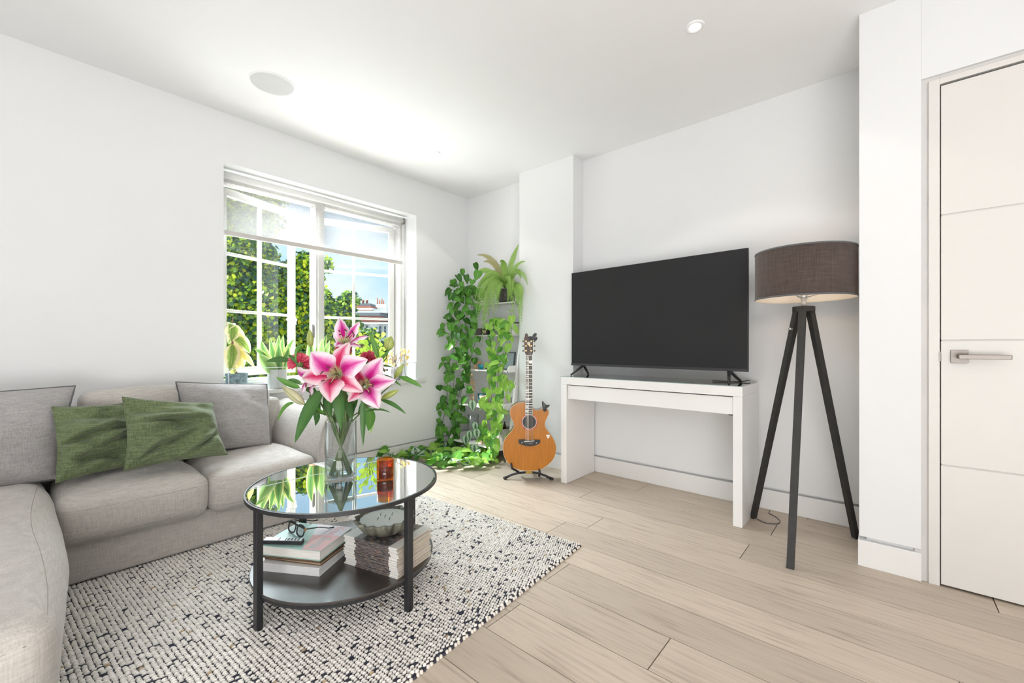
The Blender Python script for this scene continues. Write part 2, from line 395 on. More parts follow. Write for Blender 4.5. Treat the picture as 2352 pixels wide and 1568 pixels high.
# ================================================================== ROOM
CE = 2.515; WY = 3.22; TX = 3.0
X0, Y0 = -2.3, -2.6
# floor and its planks
fl = struct(MB().box(X0, TX+.2, Y0, WY+.05, -.08, -.012), 'floor', 'subfloor')
known = {0: .55, 1: 1.087, 2: -.169, 3: 1.362, 4: 1.23, 5: .511, 6: 1.514, 7: .45, 8: 1.285}
pw, pl = .19, 1.84
for k in range(-19, 10):
    xa = 1.265 + pw*k; xb = xa+pw
    j = known.get(k, random.uniform(0, 1.84)); y = j - pl*math.ceil((j-Y0)/pl)
    while y < WY:
        a, b = max(y, Y0), min(y+pl, WY)
        if b-a > .02 and xa < TX:
            MB().box(xa+.0015, min(xb, TX)-.0015, a+.0018, b-.0018, -.012, 0).build('plank', 'oak_plank', fl)
        y += pl
struct(MB().box(X0, TX+.2, Y0, WY+.3, CE, CE+.12), 'ceiling', 'ceiling_paint')
# window wall with its opening
OX0, OX1, OZ0, OZ1 = .842, 2.350, .690, 2.195
wl = MB()
G = .135
wl.box(X0, OX0, WY, WY+.32, G, CE); wl.box(OX1, TX+.2, WY, WY+.32, G, CE)
wl.box(OX0, OX1, WY, WY+.32, G, OZ0-.02); wl.box(OX0, OX1, WY, WY+.32, OZ1, CE)
wl.box(X0, TX+.2, WY+.03, WY+.32, -.05, G)
struct(wl, 'wall_left', 'wall_paint')
struct(MB().box(X0, TX, WY-.004, WY+.029, 0, .120), 'baseboard_left', 'white_satin', .002)
wr_ = MB(); wr_.box(TX, TX+.2, .085, WY, G, CE); wr_.box(TX+.03, TX+.2, .085, WY, -.05, G)
struct(wr_, 'wall_right', 'wall_paint')
bb = MB(); bb.box(TX-.004, TX+.029, .085, 1.85, 0, .120); bb.box(TX-.004, TX+.029, 2.41, WY-.004, 0, .120)
struct(bb, 'baseboard_right', 'white_satin', .002)
ch = MB(); ch.box(2.85, TX, 1.85, 2.41, G, CE); ch.box(2.872, TX, 1.872, 2.388, 0, G)
struct(ch, 'wall_chimney', 'wall_paint', .002)
struct(MB().box(2.846, TX-.005, 1.846, 2.414, 0, .116), 'baseboard_chimney', 'white_satin', .002)
# pier with the door
PX = 2.508
pr = MB(); pr.box(PX, TX+.2, -.120, .085, G, CE); pr.box(PX+.025, TX+.2, -.100, .060, 0, G)
pr.box(PX, TX+.2, Y0, -.120, 2.135, CE); pr.box(PX+.16, TX+.2, Y0, -.10, 0, 2.14)
pr.box(PX, TX+.2, Y0, -1.12, G, 2.14)
struct(pr, 'wall_pier', 'wall_paint', .0015)
struct(MB().box(PX-.004, TX+.1, -.121, .089, 0, .118), 'baseboard_pier', 'white_satin', .002)
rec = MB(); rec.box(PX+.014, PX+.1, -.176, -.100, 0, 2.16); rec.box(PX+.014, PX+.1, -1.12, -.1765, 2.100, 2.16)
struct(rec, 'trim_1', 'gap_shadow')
fr = MB(); fr.box(PX+.002, PX+.12, -.176, -.142, 0, 2.118); fr.box(PX+.002, PX+.12, -1.10, -.176, 2.094, 2.118); fr.box(PX+.002, PX+.12, -1.10, -1.075, 0, 2.094)
struct(fr, 'door_frame_1', 'door_paint', .0015)
door = struct(MB().box(PX+.03, PX+.06, -1.075, -.176, .002, 2.094), 'door_1', 'dark_gap')
zs = [.006, .506, 1.024, 1.546, 2.088]
for a, b in zip(zs[:-1], zs[1:]):
    MB().box(PX+.004, PX+.034, -1.070, -.1795, a+.003, b-.003).build('door_panel', 'door_paint', door, bevel=.0012)
MB().box(PX+.008, PX+.04, -1.069, -.181, .008, 2.085).build('panel_core', 'gap_shadow', door)
hp = V((PX+.004, -.235, .958))
h1 = MB().box(PX-.004, PX+.004, -.257, -.207, .932, .984).build('handle_rose', 'steel', door, bevel=.001)
h2 = MB(); h2.box(PX-.050, PX-.004, -.241, -.225, .950, .966); h2.box(PX-.056, PX-.046, -.366, -.225, .949, .967)
h2.build('door_handle', 'steel', door, bevel=.002)
MB().box(PX+.0005, PX+.01, -.1785, -.1725, .938, .978).build('latch_plate', 'steel', door)
# closing walls out of view
struct(MB().box(X0-.15, X0, Y0, WY+.3, -.05, CE), 'wall_back', 'wall_paint')
struct(MB().box(X0-.15, TX+.2, Y0-.15, Y0, -.05, CE), 'wall_near', 'wall_paint')

# ------------------------------------------------------------------ window
win = struct(MB().box(OX0, OX1, 3.40, 3.50, .690, .770), 'window_1', 'white_gloss', .004)
mat('window_paint', (.70, .695, .68), .35, var=(3, .01))
def wpart(name, mb, m='window_paint', bev=.003, parent=None): return mb.build(name, m, parent or win, bevel=bev)
wpart('frame_jamb', MB().box(OX0, .876, 3.40, 3.50, .770, 2.195))
j = MB(); j.box(2.295, OX1, 3.40, 3.50, .770, 2.195); j.box(2.318, 2.334, 3.388, 3.40, .770, 2.19); wpart('frame_jamb', j)
wpart('frame_head', MB().box(.876, 2.295, 3.40, 3.50, 2.125, 2.195))
m_ = MB(); m_.box(1.515, 1.585, 3.40, 3.50, .770, 2.125); m_.box(1.530, 1.570, 3.388, 3.40, .770, 2.125); wpart('mullion', m_)
b_ = MB(); b_.box(.85, 2.34, 3.375, 3.40, .690, .735); b_.box(.85, 2.34, 3.388, 3.40, .735, .752); wpart('bottom_rail', b_)
def sash(hinge, free, label_side):
    h, f = V((*hinge, 0)), V((*free, 0)); d = (f-h); L = d.length; d.normalize(); nrm = V((-d.y, d.x, 0))
    if nrm.y > 0: nrm = -nrm
    z0, z1 = .785, 2.115; st = .048; th = .019
    def bx(a, b, za, zb, t=th):
        c = h + d*(a+b)/2; return MB().obox(V((c.x, c.y, (za+zb)/2)), d*(b-a)/2, nrm*t, V((0, 0, (zb-za)/2)))
    root = bx(0, st, z0, z1).build('casement', 'window_paint', win, bevel=.003)
    root['label'] = label_side
    for (a, b, za, zb, nm) in ((L-st, L, z0, z1, 'stile'), (st, L-st, z0, z0+.062, 'rail'), (st, L-st, z1-.05, z1, 'rail'),
                               (L/2-.011, L/2+.011, z0+.062, z1-.05, 'glazing_bar')):
        bx(a, b, za, zb, th if nm != 'glazing_bar' else .014).build(nm, 'window_paint', root, bevel=.002)
    gz0, gz1 = z0+.062, z1-.05; gh = (gz1-gz0)/3
    for k in (1, 2): bx(st, L-st, gz0+k*gh-.010, gz0+k*gh+.010, .0135).build('glazing_bar', 'window_paint', root, bevel=.002)
    for k in range(3):
        for (a, b) in ((st, L/2-.011), (L/2+.011, L-st)):
            bx(a, b, gz0+k*gh+(.010 if k else 0), gz0+(k+1)*gh-(.010 if k < 2 else 0), .002).build('pane', 'window_glass', root)
    return root, h, d, L
s1 = sash((.880, 3.49), (1.468, 3.70), 'left casement, hinged open outwards')
s2 = sash((2.290, 3.49), (1.606, 3.718), 'right casement, hinged open outwards')
hd = V((1.470, 3.69, 1.21)); MB().obox(hd, (.012, .004, 0), (0, .012, 0), (0, 0, .03)).obox(hd+V((-.03, -.02, .01)), (.045, .01, 0), (0, .006, 0), (0, 0, .008)).build('window_catch', 'window_paint', win, bevel=.002)
MB().obox(V((1.507, 3.43, 1.12)), (.003, 0, 0), (0, .012, 0), (0, 0, .055)).build('lock_plate', 'steel', win)
sl = MB(); sl.box(OX0-.001, OX1+.001, WY-.002, 3.40, .672, .700); sl.box(.755, 2.44, WY-.030, WY-.0005, .672, .700)
tag(sl.build('window_sill', 'window_paint', None, bevel=.004), kind='structure')
# roller blind
bl_ = thing('roller_blind', (1.575, 3.335, 2.15), 'sheer off-white roller blind half lowered in the window', 'blind')
m = bpy.data.materials.new('blind_mesh'); m.use_nodes = True; n, l = nodes_of(m); n.clear()
o = n.new('ShaderNodeOutputMaterial'); tr = n.new('ShaderNodeBsdfTransparent'); tl_ = n.new('ShaderNodeBsdfTranslucent'); df = n.new('ShaderNodeBsdfDiffuse')
tl_.inputs[0].default_value = (.34, .33, .32, 1); df.inputs[0].default_value = (.68, .65, .62, 1); tr.inputs[0].default_value = (1, 1, 1, 1)
t = n.new('ShaderNodeTexCoord'); mp = n.new('ShaderNodeMapping'); mp.inputs['Scale'].default_value = (1, 1, 12); nz = n.new('ShaderNodeTexNoise'); nz.inputs['Scale'].default_value = 60
l.new(t.outputs['Object'], mp.inputs[0]); l.new(mp.outputs[0], nz.inputs['Vector'])
mr = n.new('ShaderNodeMapRange'); mr.inputs[3].default_value = .34; mr.inputs[4].default_value = .45; l.new(nz.outputs['Fac'], mr.inputs[0])
a = n.new('ShaderNodeMixShader'); a.inputs[0].default_value = .45; b = n.new('ShaderNodeMixShader')
l.new(df.outputs[0], a.inputs[1]); l.new(tl_.outputs[0], a.inputs[2]); l.new(tr.outputs[0], b.inputs[1]); l.new(a.outputs[0], b.inputs[2])
l.new(mr.outputs[0], b.inputs[0]); l.new(b.outputs[0], o.inputs[0]); M['blind_mesh'] = m
mat('blind_bar', (.58, .55, .52), .5)
MB().box(.872, 2.278, 3.3355, 3.3365, 1.775, 2.14).build('blind_fabric', 'blind_mesh', bl_)
MB().box(.872, 2.278, 3.326, 3.344, 1.748, 1.782).build('bottom_bar', 'blind_bar', bl_, bevel=.005)
MB().tube([(.868, 3.335, 2.150), (2.282, 3.335, 2.150)], .021, 20).build('roller_tube', 'white_satin', bl_, smooth=True)
MB().box(2.282, 2.290, 3.312, 3.358, 2.122, 2.176).build('bracket', 'steel', bl_, bevel=.002)
chn = MB()
for dx in (0, .014):
    chn.tube([(2.292+dx, 3.335, 2.14), (2.294+dx, 3.335, 1.44)], .0016, 6)
chn.build('pull_chain', 'white_satin', bl_); MB().box(2.288, 2.312, 3.328, 3.342, 1.405, 1.44).build('chain_weight', 'acrylic', bl_, bevel=.002)
# clear guard panel standing on the sill
gd = thing('clear_guard', (1.6, 3.205, .70), 'low clear acrylic guard standing along the front of the windowsill', 'guard')
MB().box(.868, 2.335, 3.206, 3.210, .700, .852).build('panel', 'acrylic', gd)
e_ = MB(); e_.box(.866, 2.337, 3.2055, 3.2105, .850, .854); e_.box(.864, .869, 3.2055, 3.2105, .70, .854); e_.box(2.334, 2.339, 3.2055, 3.2105, .70, .854)
mat('acrylic_edge', (.85, .92, .92), .2); e_.build('panel_edge', 'acrylic_edge', gd)
# ================================================================== CEILING FITTINGS
sp = thing('ceiling_speaker', (.935, 2.655, CE), 'large round flat white grille set in the ceiling above the sofa', 'speaker')
mat('grille', (.60, .60, .61), .7, bump=(900, .2))
MB().lathe([(.0, -.003), (.108, -.003), (.109, 0)], (.935, 2.655, CE), 64).build('grille', 'grille', sp)
MB().lathe([(.109, -.001), (.110, -.005), (.116, -.005), (.118, 0)], (.935, 2.655, CE), 64).build('rim', 'ceiling_paint', sp, smooth=True)
mat('lamp_glow', (1, 1, 1), .5, emis=((1, .96, .9), 6))
for (x, y, lb) in ((2.087, .674, 'round recessed spotlight above the television and lamp'), (2.109, 2.648, 'round recessed spotlight near the plant corner')):
    dl = thing('downlight', (x, y, CE), lb, 'spotlight', 'recessed ceiling spotlights')
    MB().lathe([(.026, -.002), (.032, -.006), (.040, -.006), (.043, 0)], (x, y, CE), 40).build('trim_ring', 'ceiling_paint', dl, smooth=True)
    MB().lathe([(0, -.002), (.027, -.002)], (x, y, CE), 32).build('lamp_face', 'lamp_glow', dl)
    light('downlight_lamp', 'SPOT', (x, y, CE-.02), (x, y, 0), 7, (1, .95, .88), size=.03).data.spot_size = 2.0

# ================================================================== RUG
rg = thing('rug', (.8, 1.9, 0), 'chunky cream and charcoal hand-woven rug under the coffee table', 'rug')
rc = V((1.825, 1.142, 0)); ex = V((-.9973, -.0738, 0)); ey = V((-.0738, .9973, 0))
mat('rug_base', (.045, .045, .055), .95)
bq = [rc + ex*a + ey*b for a, b in ((.004, .004), (2.396, .004), (2.396, 1.696), (.004, 1.696))]
MB().prism([(p.x, p.y) for p in bq][::-1], .001, .0095).build('backing', 'rug_base', rg)
m = bpy.data.materials.new('rug_yarn'); m.use_nodes = True; n, l = nodes_of(m); b = n['Principled BSDF']
b.inputs['Roughness'].default_value = .95; b.inputs['Specular IOR Level'].default_value = .1
at = n.new('ShaderNodeAttribute'); at.attribute_name = 'col'; t = n.new('ShaderNodeTexCoord')
nz = n.new('ShaderNodeTexNoise'); nz.inputs['Scale'].default_value = 500; l.new(t.outputs['Object'], nz.inputs['Vector'])
hs = n.new('ShaderNodeHueSaturation'); mr = n.new('ShaderNodeMapRange'); mr.inputs[3].default_value = .82; mr.inputs[4].default_value = 1.15
l.new(nz.outputs['Fac'], mr.inputs[0]); l.new(mr.outputs[0], hs.inputs['Value']); l.new(at.outputs['Color'], hs.inputs['Color']); l.new(hs.outputs[0], b.inputs['Base Color'])
bp = n.new('ShaderNodeBump'); bp.inputs['Strength'].default_value = .4; bp.inputs['Distance'].default_value = .001; l.new(nz.outputs['Fac'], bp.inputs['Height']); l.new(bp.outputs[0], b.inputs['Normal'])
M['rug_yarn'] = m
def yarn(nubs, name):
    """nubs: list of (cx, cy, ax, ay, h, z, rot, color)"""
    K = 8; th = np.arange(K)*2*np.pi/K
    A = np.array([q[:7] for q in nubs], 'f'); N = len(A); C = np.array([q[7] for q in nubs], 'f')
    ring = np.stack([np.cos(th), np.sin(th)], 1)
    vs = np.zeros((N, 2*K+1, 3), 'f')
    for r, (s, hh) in enumerate(((1, 0), (.80, .72))):
        px = ring[:, 0][None]*A[:, 2:3]*s; py = ring[:, 1][None]*A[:, 3:4]*s
        c, s_ = np.cos(A[:, 6:7]), np.sin(A[:, 6:7])
        vs[:, r*K:(r+1)*K, 0] = A[:, 0:1] + px*c - py*s_; vs[:, r*K:(r+1)*K, 1] = A[:, 1:2] + px*s_ + py*c
        vs[:, r*K:(r+1)*K, 2] = A[:, 5:6] + A[:, 4:5]*hh
    vs[:, 2*K, 0] = A[:, 0]; vs[:, 2*K, 1] = A[:, 1]; vs[:, 2*K, 2] = A[:, 5]+A[:, 4]
    fq = [(k, (k+1) % K, K+(k+1) % K, K+k) for k in range(K)]; ft = [(K+k, K+(k+1) % K, 2*K) for k in range(K)]
    base = WL[rg.name]; vs -= np.array([base.x, base.y, base.z], 'f')
    me = bpy.data.meshes.new(name); off = (np.arange(N)*(2*K+1))[:, None]
    lq = (np.array(fq).ravel()[None] + off); lt = (np.array(ft).ravel()[None] + off)
    loops = np.concatenate([lq.ravel(), lt.ravel()]).astype('i')
    me.vertices.add(N*(2*K+1)); me.vertices.foreach_set('co', vs.ravel())
    me.loops.add(len(loops)); me.loops.foreach_set('vertex_index', loops)
    npol = N*2*K; me.polygons.add(npol)
    st = np.concatenate([np.arange(N*K)*4, N*K*4+np.arange(N*K)*3]).astype('i'); me.polygons.foreach_set('loop_start', st)
    me.polygons.foreach_set('use_smooth', np.ones(npol, bool))
    ca = me.color_attributes.new('col', 'FLOAT_COLOR', 'POINT')
    cc = np.ones((N, 2*K+1, 4), 'f'); cc[:, :, :3] = C[:, None, :]; ca.data.foreach_set('color', cc.ravel())
    me.materials.append(M['rug_yarn']); me.update(); me.validate()
    o = bpy.data.objects.new(name, me); col.objects.link(o); o.parent = rg; WL[o.name] = base; return o
rr = random.Random(3); nubs = []; rot0 = math.atan2(-ex.y, -ex.x)
cw, cl = .0148, .0112
for i in range(int(2.4/cw)):
    for k in range(int(1.7/cl)):
        a = (i+.5)*cw + rr.uniform(-.0015, .0015); bb_ = (k+.5+.5*(i % 2))*cl + rr.uniform(-.0016, .0016)
        p = rc + ex*a + ey*bb_
        if p.y > 2.56 or p.x < -.25 or (p.x < .02 and p.y > 1.5): continue
        nn = noise.noise(V((a*9, bb_*9, 0))) + .6*noise.noise(V((a*28, bb_*28, 4)))
        q = rr.random(); v_ = rr.uniform(.88, 1.04); c = (.88*v_, .84*v_, .785*v_); hgt = rr.uniform(.0075, .0105); sx_ = rr.uniform(.52, .60); sy_ = rr.uniform(.33, .43)
        if q < .045 + max(0, nn)*.19: c = (.05, .055, .08); hgt = .005; sx_ = .5; sy_ = .36
        elif q < .48 + max(0, nn)*.7: sy_ = rr.uniform(.20, .31); sx_ *= .88
        elif q > .993: c = (.50, .38, .25)
        nubs.append((p.x, p.y, cw*sx_, cl*sy_, hgt, .0080, rot0+rr.uniform(-.45, .05), c))
tag(yarn(nubs, 'woven_yarn'), kind='stuff')
fr_ = []
for s in range(2):
    Ln = 2.4 if s == 0 else 1.42
    for k in range(int(Ln/.0135)):
        p = rc + (ex*(k*.0135+.006) if s == 0 else ey*(k*.0135+.006)) + (ey if s == 0 else ex)*(-.001 if s == 0 else .002)
        if p.x < -.2: continue
        c = (.06, .06, .08) if k % 3 == 0 else (.80, .74, .66)
        fr_.append((p.x, p.y, .0072, .0062 if k % 3 else .005, .0095 if k % 3 else .007, .001, rot0+rr.uniform(-.6, .6), c))
tag(yarn(fr_, 'bound_edge'), kind='stuff')

# ================================================================== SOFA
sf = thing('corner_sofa', (.3, 2.8, 0), 'light taupe linen corner sofa with chaise under the window wall', 'sofa')
base = MB(); base.box(-1.0, 1.125, 2.50, 3.13, .022, .20); base.box(-1.0, .045, 1.44, 2.50, .022, .21)
base.build('base', 'sofa_linen', sf, bevel=.012)
from mathutils.bvhtree import BVHTree
def stitched(mb, o, paths):
    bv = BVHTree.FromPolygons([V(p) for p in mb.v], mb.f)
    for orgs, d in paths:
        pts = []
        for q in orgs:
            h_ = bv.ray_cast(V(q), V(d))
            if h_[0] is not None: pts.append(h_[0] + V(d)*.0006)
        if len(pts) > 2: MB().tube(pts, .0013, 6).build('seam', 'seam_thread', o, smooth=True)
mat('seam_thread', (.37, .34, .305), .9)
for c_, h_, cr_, sd_ in (((.330, 2.735, .285), (.255, .295, .098), (.008, .02, .035), 2), ((.845, 2.735, .280), (.256, .295, .095), (.008, .02, .030), 5)):
    q = rbox(c_, h_, .055, crown=cr_, wob=.012, seed=sd_); o_ = q.build('seat_cushion', 'sofa_linen', sf, smooth=True)
    xs = np.linspace(c_[0]-h_[0]+.02, c_[0]+h_[0]-.02, 24)
    stitched(q, o_, [([(x, 2.2, .338) for x in xs], (0, 1, 0)), ([(x, 2.2, .222) for x in xs], (0, 1, 0))])
cz = rbox((-.44, 2.125, .305), (.495, .785, .115), .070, m=14, crown=(.03, .02, .02), wob=.016, seed=9)
cz.v = [tuple(V(p) - V((0, 0, .006*math.exp(-(((p[1]-1.72)-.25*p[0])/.012)**2)*(1 if p[2] > .3 else 0)))) for p in cz.v]
co_ = cz.build('chaise_cushion', 'sofa_linen', sf, smooth=True)
stitched(cz, co_, [([(.022+.012*math.sin(y*5), y, .8) for y in np.linspace(1.352, 2.70, 50)], (0, 0, -1)), ([(x, 1.0, .375) for x in np.linspace(-.9, .0, 24)], (0, 1, 0)), ([(x, 1.0, .245) for x in np.linspace(-.9, .0, 24)], (0, 1, 0))])
def seam(pts, par, r=.0016, m='pillow_grey'): MB().tube(pts, r, 6).build('seam', m, par)
bk = MB(); bk.box(-1.0, 1.12, 3.03, 3.16, .10, .66); bk.build('back_frame', 'sofa_linen', sf, bevel=.03)
rbox((.375, 2.985, .555), (.212, .075, .222), .05, crown=(0, .03, .012), wob=.012, seed=12).build('back_cushion', 'sofa_linen', sf, smooth=True)
rbox((.815, 3.000, .540), (.212, .070, .205), .05, crown=(0, .03, .012), wob=.012, seed=15).build('back_cushion', 'sofa_linen', sf, smooth=True)
rbox((-.40, 2.985, .560), (.5, .075, .20), .05, crown=(0, .03, .012), wob=.012, seed=17).build('back_cushion', 'sofa_linen', sf, smooth=True)
# flared arm
apf = [(1.115, .022), (1.112, .25), (1.108, .36), (1.112, .44), (1.130, .52), (1.160, .585), (1.200, .628), (1.245, .642), (1.290, .628), (1.318, .585), (1.318, .52), (1.300, .44), (1.280, .36), (1.268, .25), (1.268, .022)]
arm = MB(); ys = [2.445, 2.452, 2.47, 2.8, 3.10, 3.14, 3.15]; ins = [.012, .004, 0, 0, 0, .006, .02]
cxm, czm = 1.2, .34
for yy, ii in zip(ys, ins):
    pass
rows = []
for yy, ii in zip(ys, ins):
    rk = .055*max(0, (yy-2.6)/.5) if yy > 2.6 else 0
    rows.append([(cxm+(x-cxm)*(1-ii*4) - (rk if z > .4 else rk*.9), yy, czm+(z-czm)*(1-ii)) for x, z in apf])
arm.add([p for r in rows for p in r], [(j*15+i, j*15+i+1, (j+1)*15+i+1, (j+1)*15+i) for j in range(len(ys)-1) for i in range(14)] + [tuple(range(14, -1, -1)), tuple(range((len(ys)-1)*15, len(ys)*15))])
ao = arm.build('arm', 'sofa_linen', sf, smooth=True)
MB().tube([(x, 2.447, z) for x, z in apf], .0045, 8).build('arm_piping', 'sofa_linen', ao, smooth=True)

def cushion(name, m, corners, T, label, grp, pip=None, **kw):
    mb, edge = pillow(*corners, T, **kw); c = sum((V(p) for p in corners), V((0, 0, 0)))/4
    th_ = thing(name, (c.x, c.y, min(p[2] for p in corners)), label, 'cushion', grp)
    mb.build('cover', m, th_, smooth=True)
    MB().tube(edge+[edge[0]], .0045 if pip else .0022, 6).build('piping' if pip else 'edge_seam', pip or m, th_, smooth=True)
    return th_
cushion('back_pillow', 'pillow_grey', (V((-.50, 2.72, .425)), aty(130, 1100, 2.74), aty(173, 886, 2.88), V((-.47, 2.88, .80))), .11,
        'large grey pillow with dark piping at the left edge over the chaise', 'grey back pillows', 'piping_dark', pinch=.03, seed=1.3, wr=.012)
cushion('back_pillow', 'pillow_grey', (aty(432, 1042, 2.80), aty(622, 1021, 2.86), aty(613, 882, 2.95), aty(404, 877, 2.93)), .10,
        'large grey pillow with dark piping below the window beside the sofa arm', 'grey back pillows', 'piping_dark', pinch=.03, seed=4.3, wr=.012)
cushion('scatter_cushion', 'pillow_green', (aty(128, 1109, 2.60), aty(335, 1066, 2.72), aty(335, 919, 2.86), aty(119, 934, 2.78)), .075,
        'moss green linen cushion on the left, half behind the other green one', 'green scatter cushions', pinch=.07, seed=2.2, wr=.045,
        folds=((.35, .50, .12, .45, .045), (.75, .42, .35, .25, .038), (.4, .2, -.1, .3, .03)))
cushion('scatter_cushion', 'pillow_green', (aty(285, 1081, 2.52), aty(523, 1044, 2.58), aty(490, 924, 2.70), aty(280, 911, 2.64)), .085,
        'moss green linen cushion in front, its corners pointing over both seats', 'green scatter cushions', pinch=.08, seed=7.7, wr=.048,
        folds=((.30, .62, .05, .35, .04), (.82, .28, .75, .30, .045), (.18, .16, .8, .16, .035), (.5, .35, .5, .2, .03)))

# ================================================================== COFFEE TABLE
TC = V((.880, 1.680, 0)); TR = .366; GZ = .445
tb = thing('coffee_table', (TC.x, TC.y, .012), 'round glass-topped black metal coffee table with a lower shelf', 'table')
MB().lathe([(0, .437), (.350, .437), (.356, .439), (.357, .4435), (.354, .445), (0, .445)], (TC.x, TC.y, 0), 96).build('glass_top', 'table_glass', tb)
MB().lathe([(.3575, .4445), (.3555, .437), (.3585, .437), (.3590, .4445)], (TC.x, TC.y, 0), 96).build('glass_rim', 'glass_edge', tb)
MB().lathe([(.344, .431), (.366, .431), (.366, .445), (.3605, .445), (.3600, .4365), (.344, .4365), (.344, .431)], (TC.x, TC.y, 0), 96).build('top_ring', 'black_metal', tb)
MB().lathe([(0, .129), (.346, .129), (.349, .132), (.349, .139), (.347, .141), (0, .141)], (TC.x, TC.y, 0), 96).build('shelf', 'shelf_veneer', tb)
MB().lathe([(.325, .118), (.345, .118), (.345, .1285), (.325, .1285), (.325, .118)], (TC.x, TC.y, 0), 96).build('shelf_ring', 'black_metal', tb)
for k in range(4):
    a = math.radians(186 + 90*k + (4 if k == 1 else 0)); d = V((math.cos(a), math.sin(a), 0)); t_ = V((-d.y, d.x, 0))
    c = TC + d*.349
    lg = MB().obox(V((c.x, c.y, .2215)), d*.011, t_*.0135, V((0, 0, .2095))).build('leg', 'black_metal', tb, bevel=.002)
    e = TC + d*.325; MB().obox(V((e.x, e.y, .110)), d*.030, t_*.008, V((0, 0, .008))).build('bracket', 'black_metal', lg)
# --- on the glass
ca = atz(885, 1100, GZ); cg = thing('amber_candle', (ca.x, ca.y, GZ), 'brown glass candle tumbler standing on the glass table top', 'candle')
MB().lathe([(0, .001), (.0335, .001), (.0345, .004), (.0350, .086), (.0325, .086), (.0320, .010), (0, .009)], (ca.x, ca.y, GZ), 40).build('tumbler', 'amber_glass', cg, smooth=True)
mat('amber_wax', (.16, .055, .03), .6); mat('wick', (.03, .03, .03), .9)
MB().lathe([(0, .011), (.0305, .011), (.0305, .044), (0, .044)], (ca.x, ca.y, GZ), 32).build('wax', 'amber_wax', cg)
MB().cyl((ca.x, ca.y, GZ+.044), (ca.x, ca.y, GZ+.053), .001, n=6).build('wick', 'wick', cg)
# --- books on the shelf
SZ = .141
bo = V((.727, 1.594, 0)); bx_ = V((-.502, .865, 0)); by_ = V((.865, .502, 0))   # near right corner, along the front edge, along the side
mat('paper', (.78, .75, .70), .8, bump=(900, .3, (.02, .02, 1)), var=(300, .12, (.02, .02, 1)))
mat('paper_grey', (.66, .655, .65), .8, var=(300, .10, (.02, .02, 1)))
mat('cover_white', (.80, .79, .78), .4); mat('cover_brown', (.17, .115, .075), .55, var=(20, .2)); mat('cover_kraft', (.42, .30, .19), .6)
def book(z0, t, Lx, Ly, off, rot, label, mats, top_fn=None):
    c_, s_ = math.cos(rot), math.sin(rot); o = bo + bx_*off[0] + by_*off[1]
    ax = bx_*c_ + by_*s_; ay = by_*c_ - bx_*s_
    ct = o + ax*Lx/2 + ay*Ly/2; tg = thing('book', (ct.x, ct.y, z0), label, 'book', 'books on the table shelf')
    for zz in (z0+.0012, z0+t-.0012): MB().obox(V((ct.x, ct.y, zz)), ax*Lx/2, ay*Ly/2, V((0, 0, .0011))).build('cover', mats[0], tg)
    MB().obox(V((ct.x, ct.y, z0+t/2)), ax*(Lx/2-.004), ay*(Ly/2-.003), V((0, 0, t/2-.0024))).build('page_block', mats[1], tg)
    sc2 = ct + ax*(Lx/2-.0012); MB().obox(V((sc2.x, sc2.y, z0+t/2)), ax*.0012, ay*Ly/2, V((0, 0, t/2))).build('spine', mats[0], tg)
    return tg, ct, ax, ay
book(SZ, .031, .275, .205, (-.005, -.010), -.03, 'thick white book at the bottom of the book pile', ('cover_white', 'paper_grey'))
book(SZ+.031, .012, .25, .175, (.0, .004), .03, 'thin brown book in the middle of the book pile', ('cover_brown', 'cover_kraft'))
book(SZ+.043, .010, .255, .180, (.0, .000), -.01, 'thin dark taupe book just below the pink and green one', ('cover_brown', 'cover_brown'))
mat('cover_mint', (.40, .62, .56), .35); 
tg, ct, ax, ay = book(SZ+.053, .037, .262, .215, (-.002, -.002), 0, 'pink and mint green book on top of the book pile', ('cover_mint', 'paper'))
TZ = SZ+.053+.037
def onbook(u, v): return bo + bx_*(u*.262-.002) + by_*(v*.215-.002)
mat('cover_pink', (.90, .50, .50), .35); mat('cover_lilac', (.80, .72, .78), .35); mat('letter_pink', (.86, .42, .47), .4); mat('letter_blue', (.50, .58, .60), .4)
def patch(pts, m, nm, z):
    q = [onbook(*p) for p in pts]; o = MB().add([(p.x, p.y, z) for p in q] , [tuple(range(len(q)))]); 
    o.build(nm, m, tg)
patch([(0, 0), (.30, 0), (.45, .55), (0, .62)], 'cover_pink', 'cover_print', TZ+.0003)
patch([(0, .62), (.45, .55), (.62, 1), (0, 1)], 'cover_lilac', 'cover_print', TZ+.0003)
patch([(.30, 0), (1, 0), (1, 1), (.62, 1), (.45, .55)], 'cover_mint', 'cover_print', TZ+.0003)
def text(body, size, org, xd, yd, m, parent, name='lettering', ext=.0002, font_scale=1.0):
    cu = bpy.data.curves.new(name, 'FONT'); cu.body = body; cu.size = size; cu.extrude = ext; cu.resolution_u = 3
    tmp = bpy.data.objects.new(name, cu); col.objects.link(tmp)
    dg = bpy.context.evaluated_depsgraph_get(); me = bpy.data.meshes.new_from_object(tmp.evaluated_get(dg))
    bpy.data.objects.remove(tmp); me.materials.clear(); me.materials.append(M[m])
    xd, yd = V(xd).normalized(), V(yd).normalized(); zd = xd.cross(yd)
    mt = Matrix(((xd.x*font_scale, yd.x, zd.x, org[0]), (xd.y*font_scale, yd.y, zd.y, org[1]), (xd.z*font_scale, yd.z, zd.z, org[2]), (0, 0, 0, 1)))
    return inst(me, name, parent, mt)
q = onbook(.25, .97); text('Kronsi', .062, (q.x, q.y, TZ+.0006), -by_, -bx_, 'letter_pink', tg, font_scale=.62)
q = onbook(.25, .50); text('Bomsk', .062, (q.x, q.y, TZ+.0006), -by_, -bx_, 'letter_blue', tg, font_scale=.56)
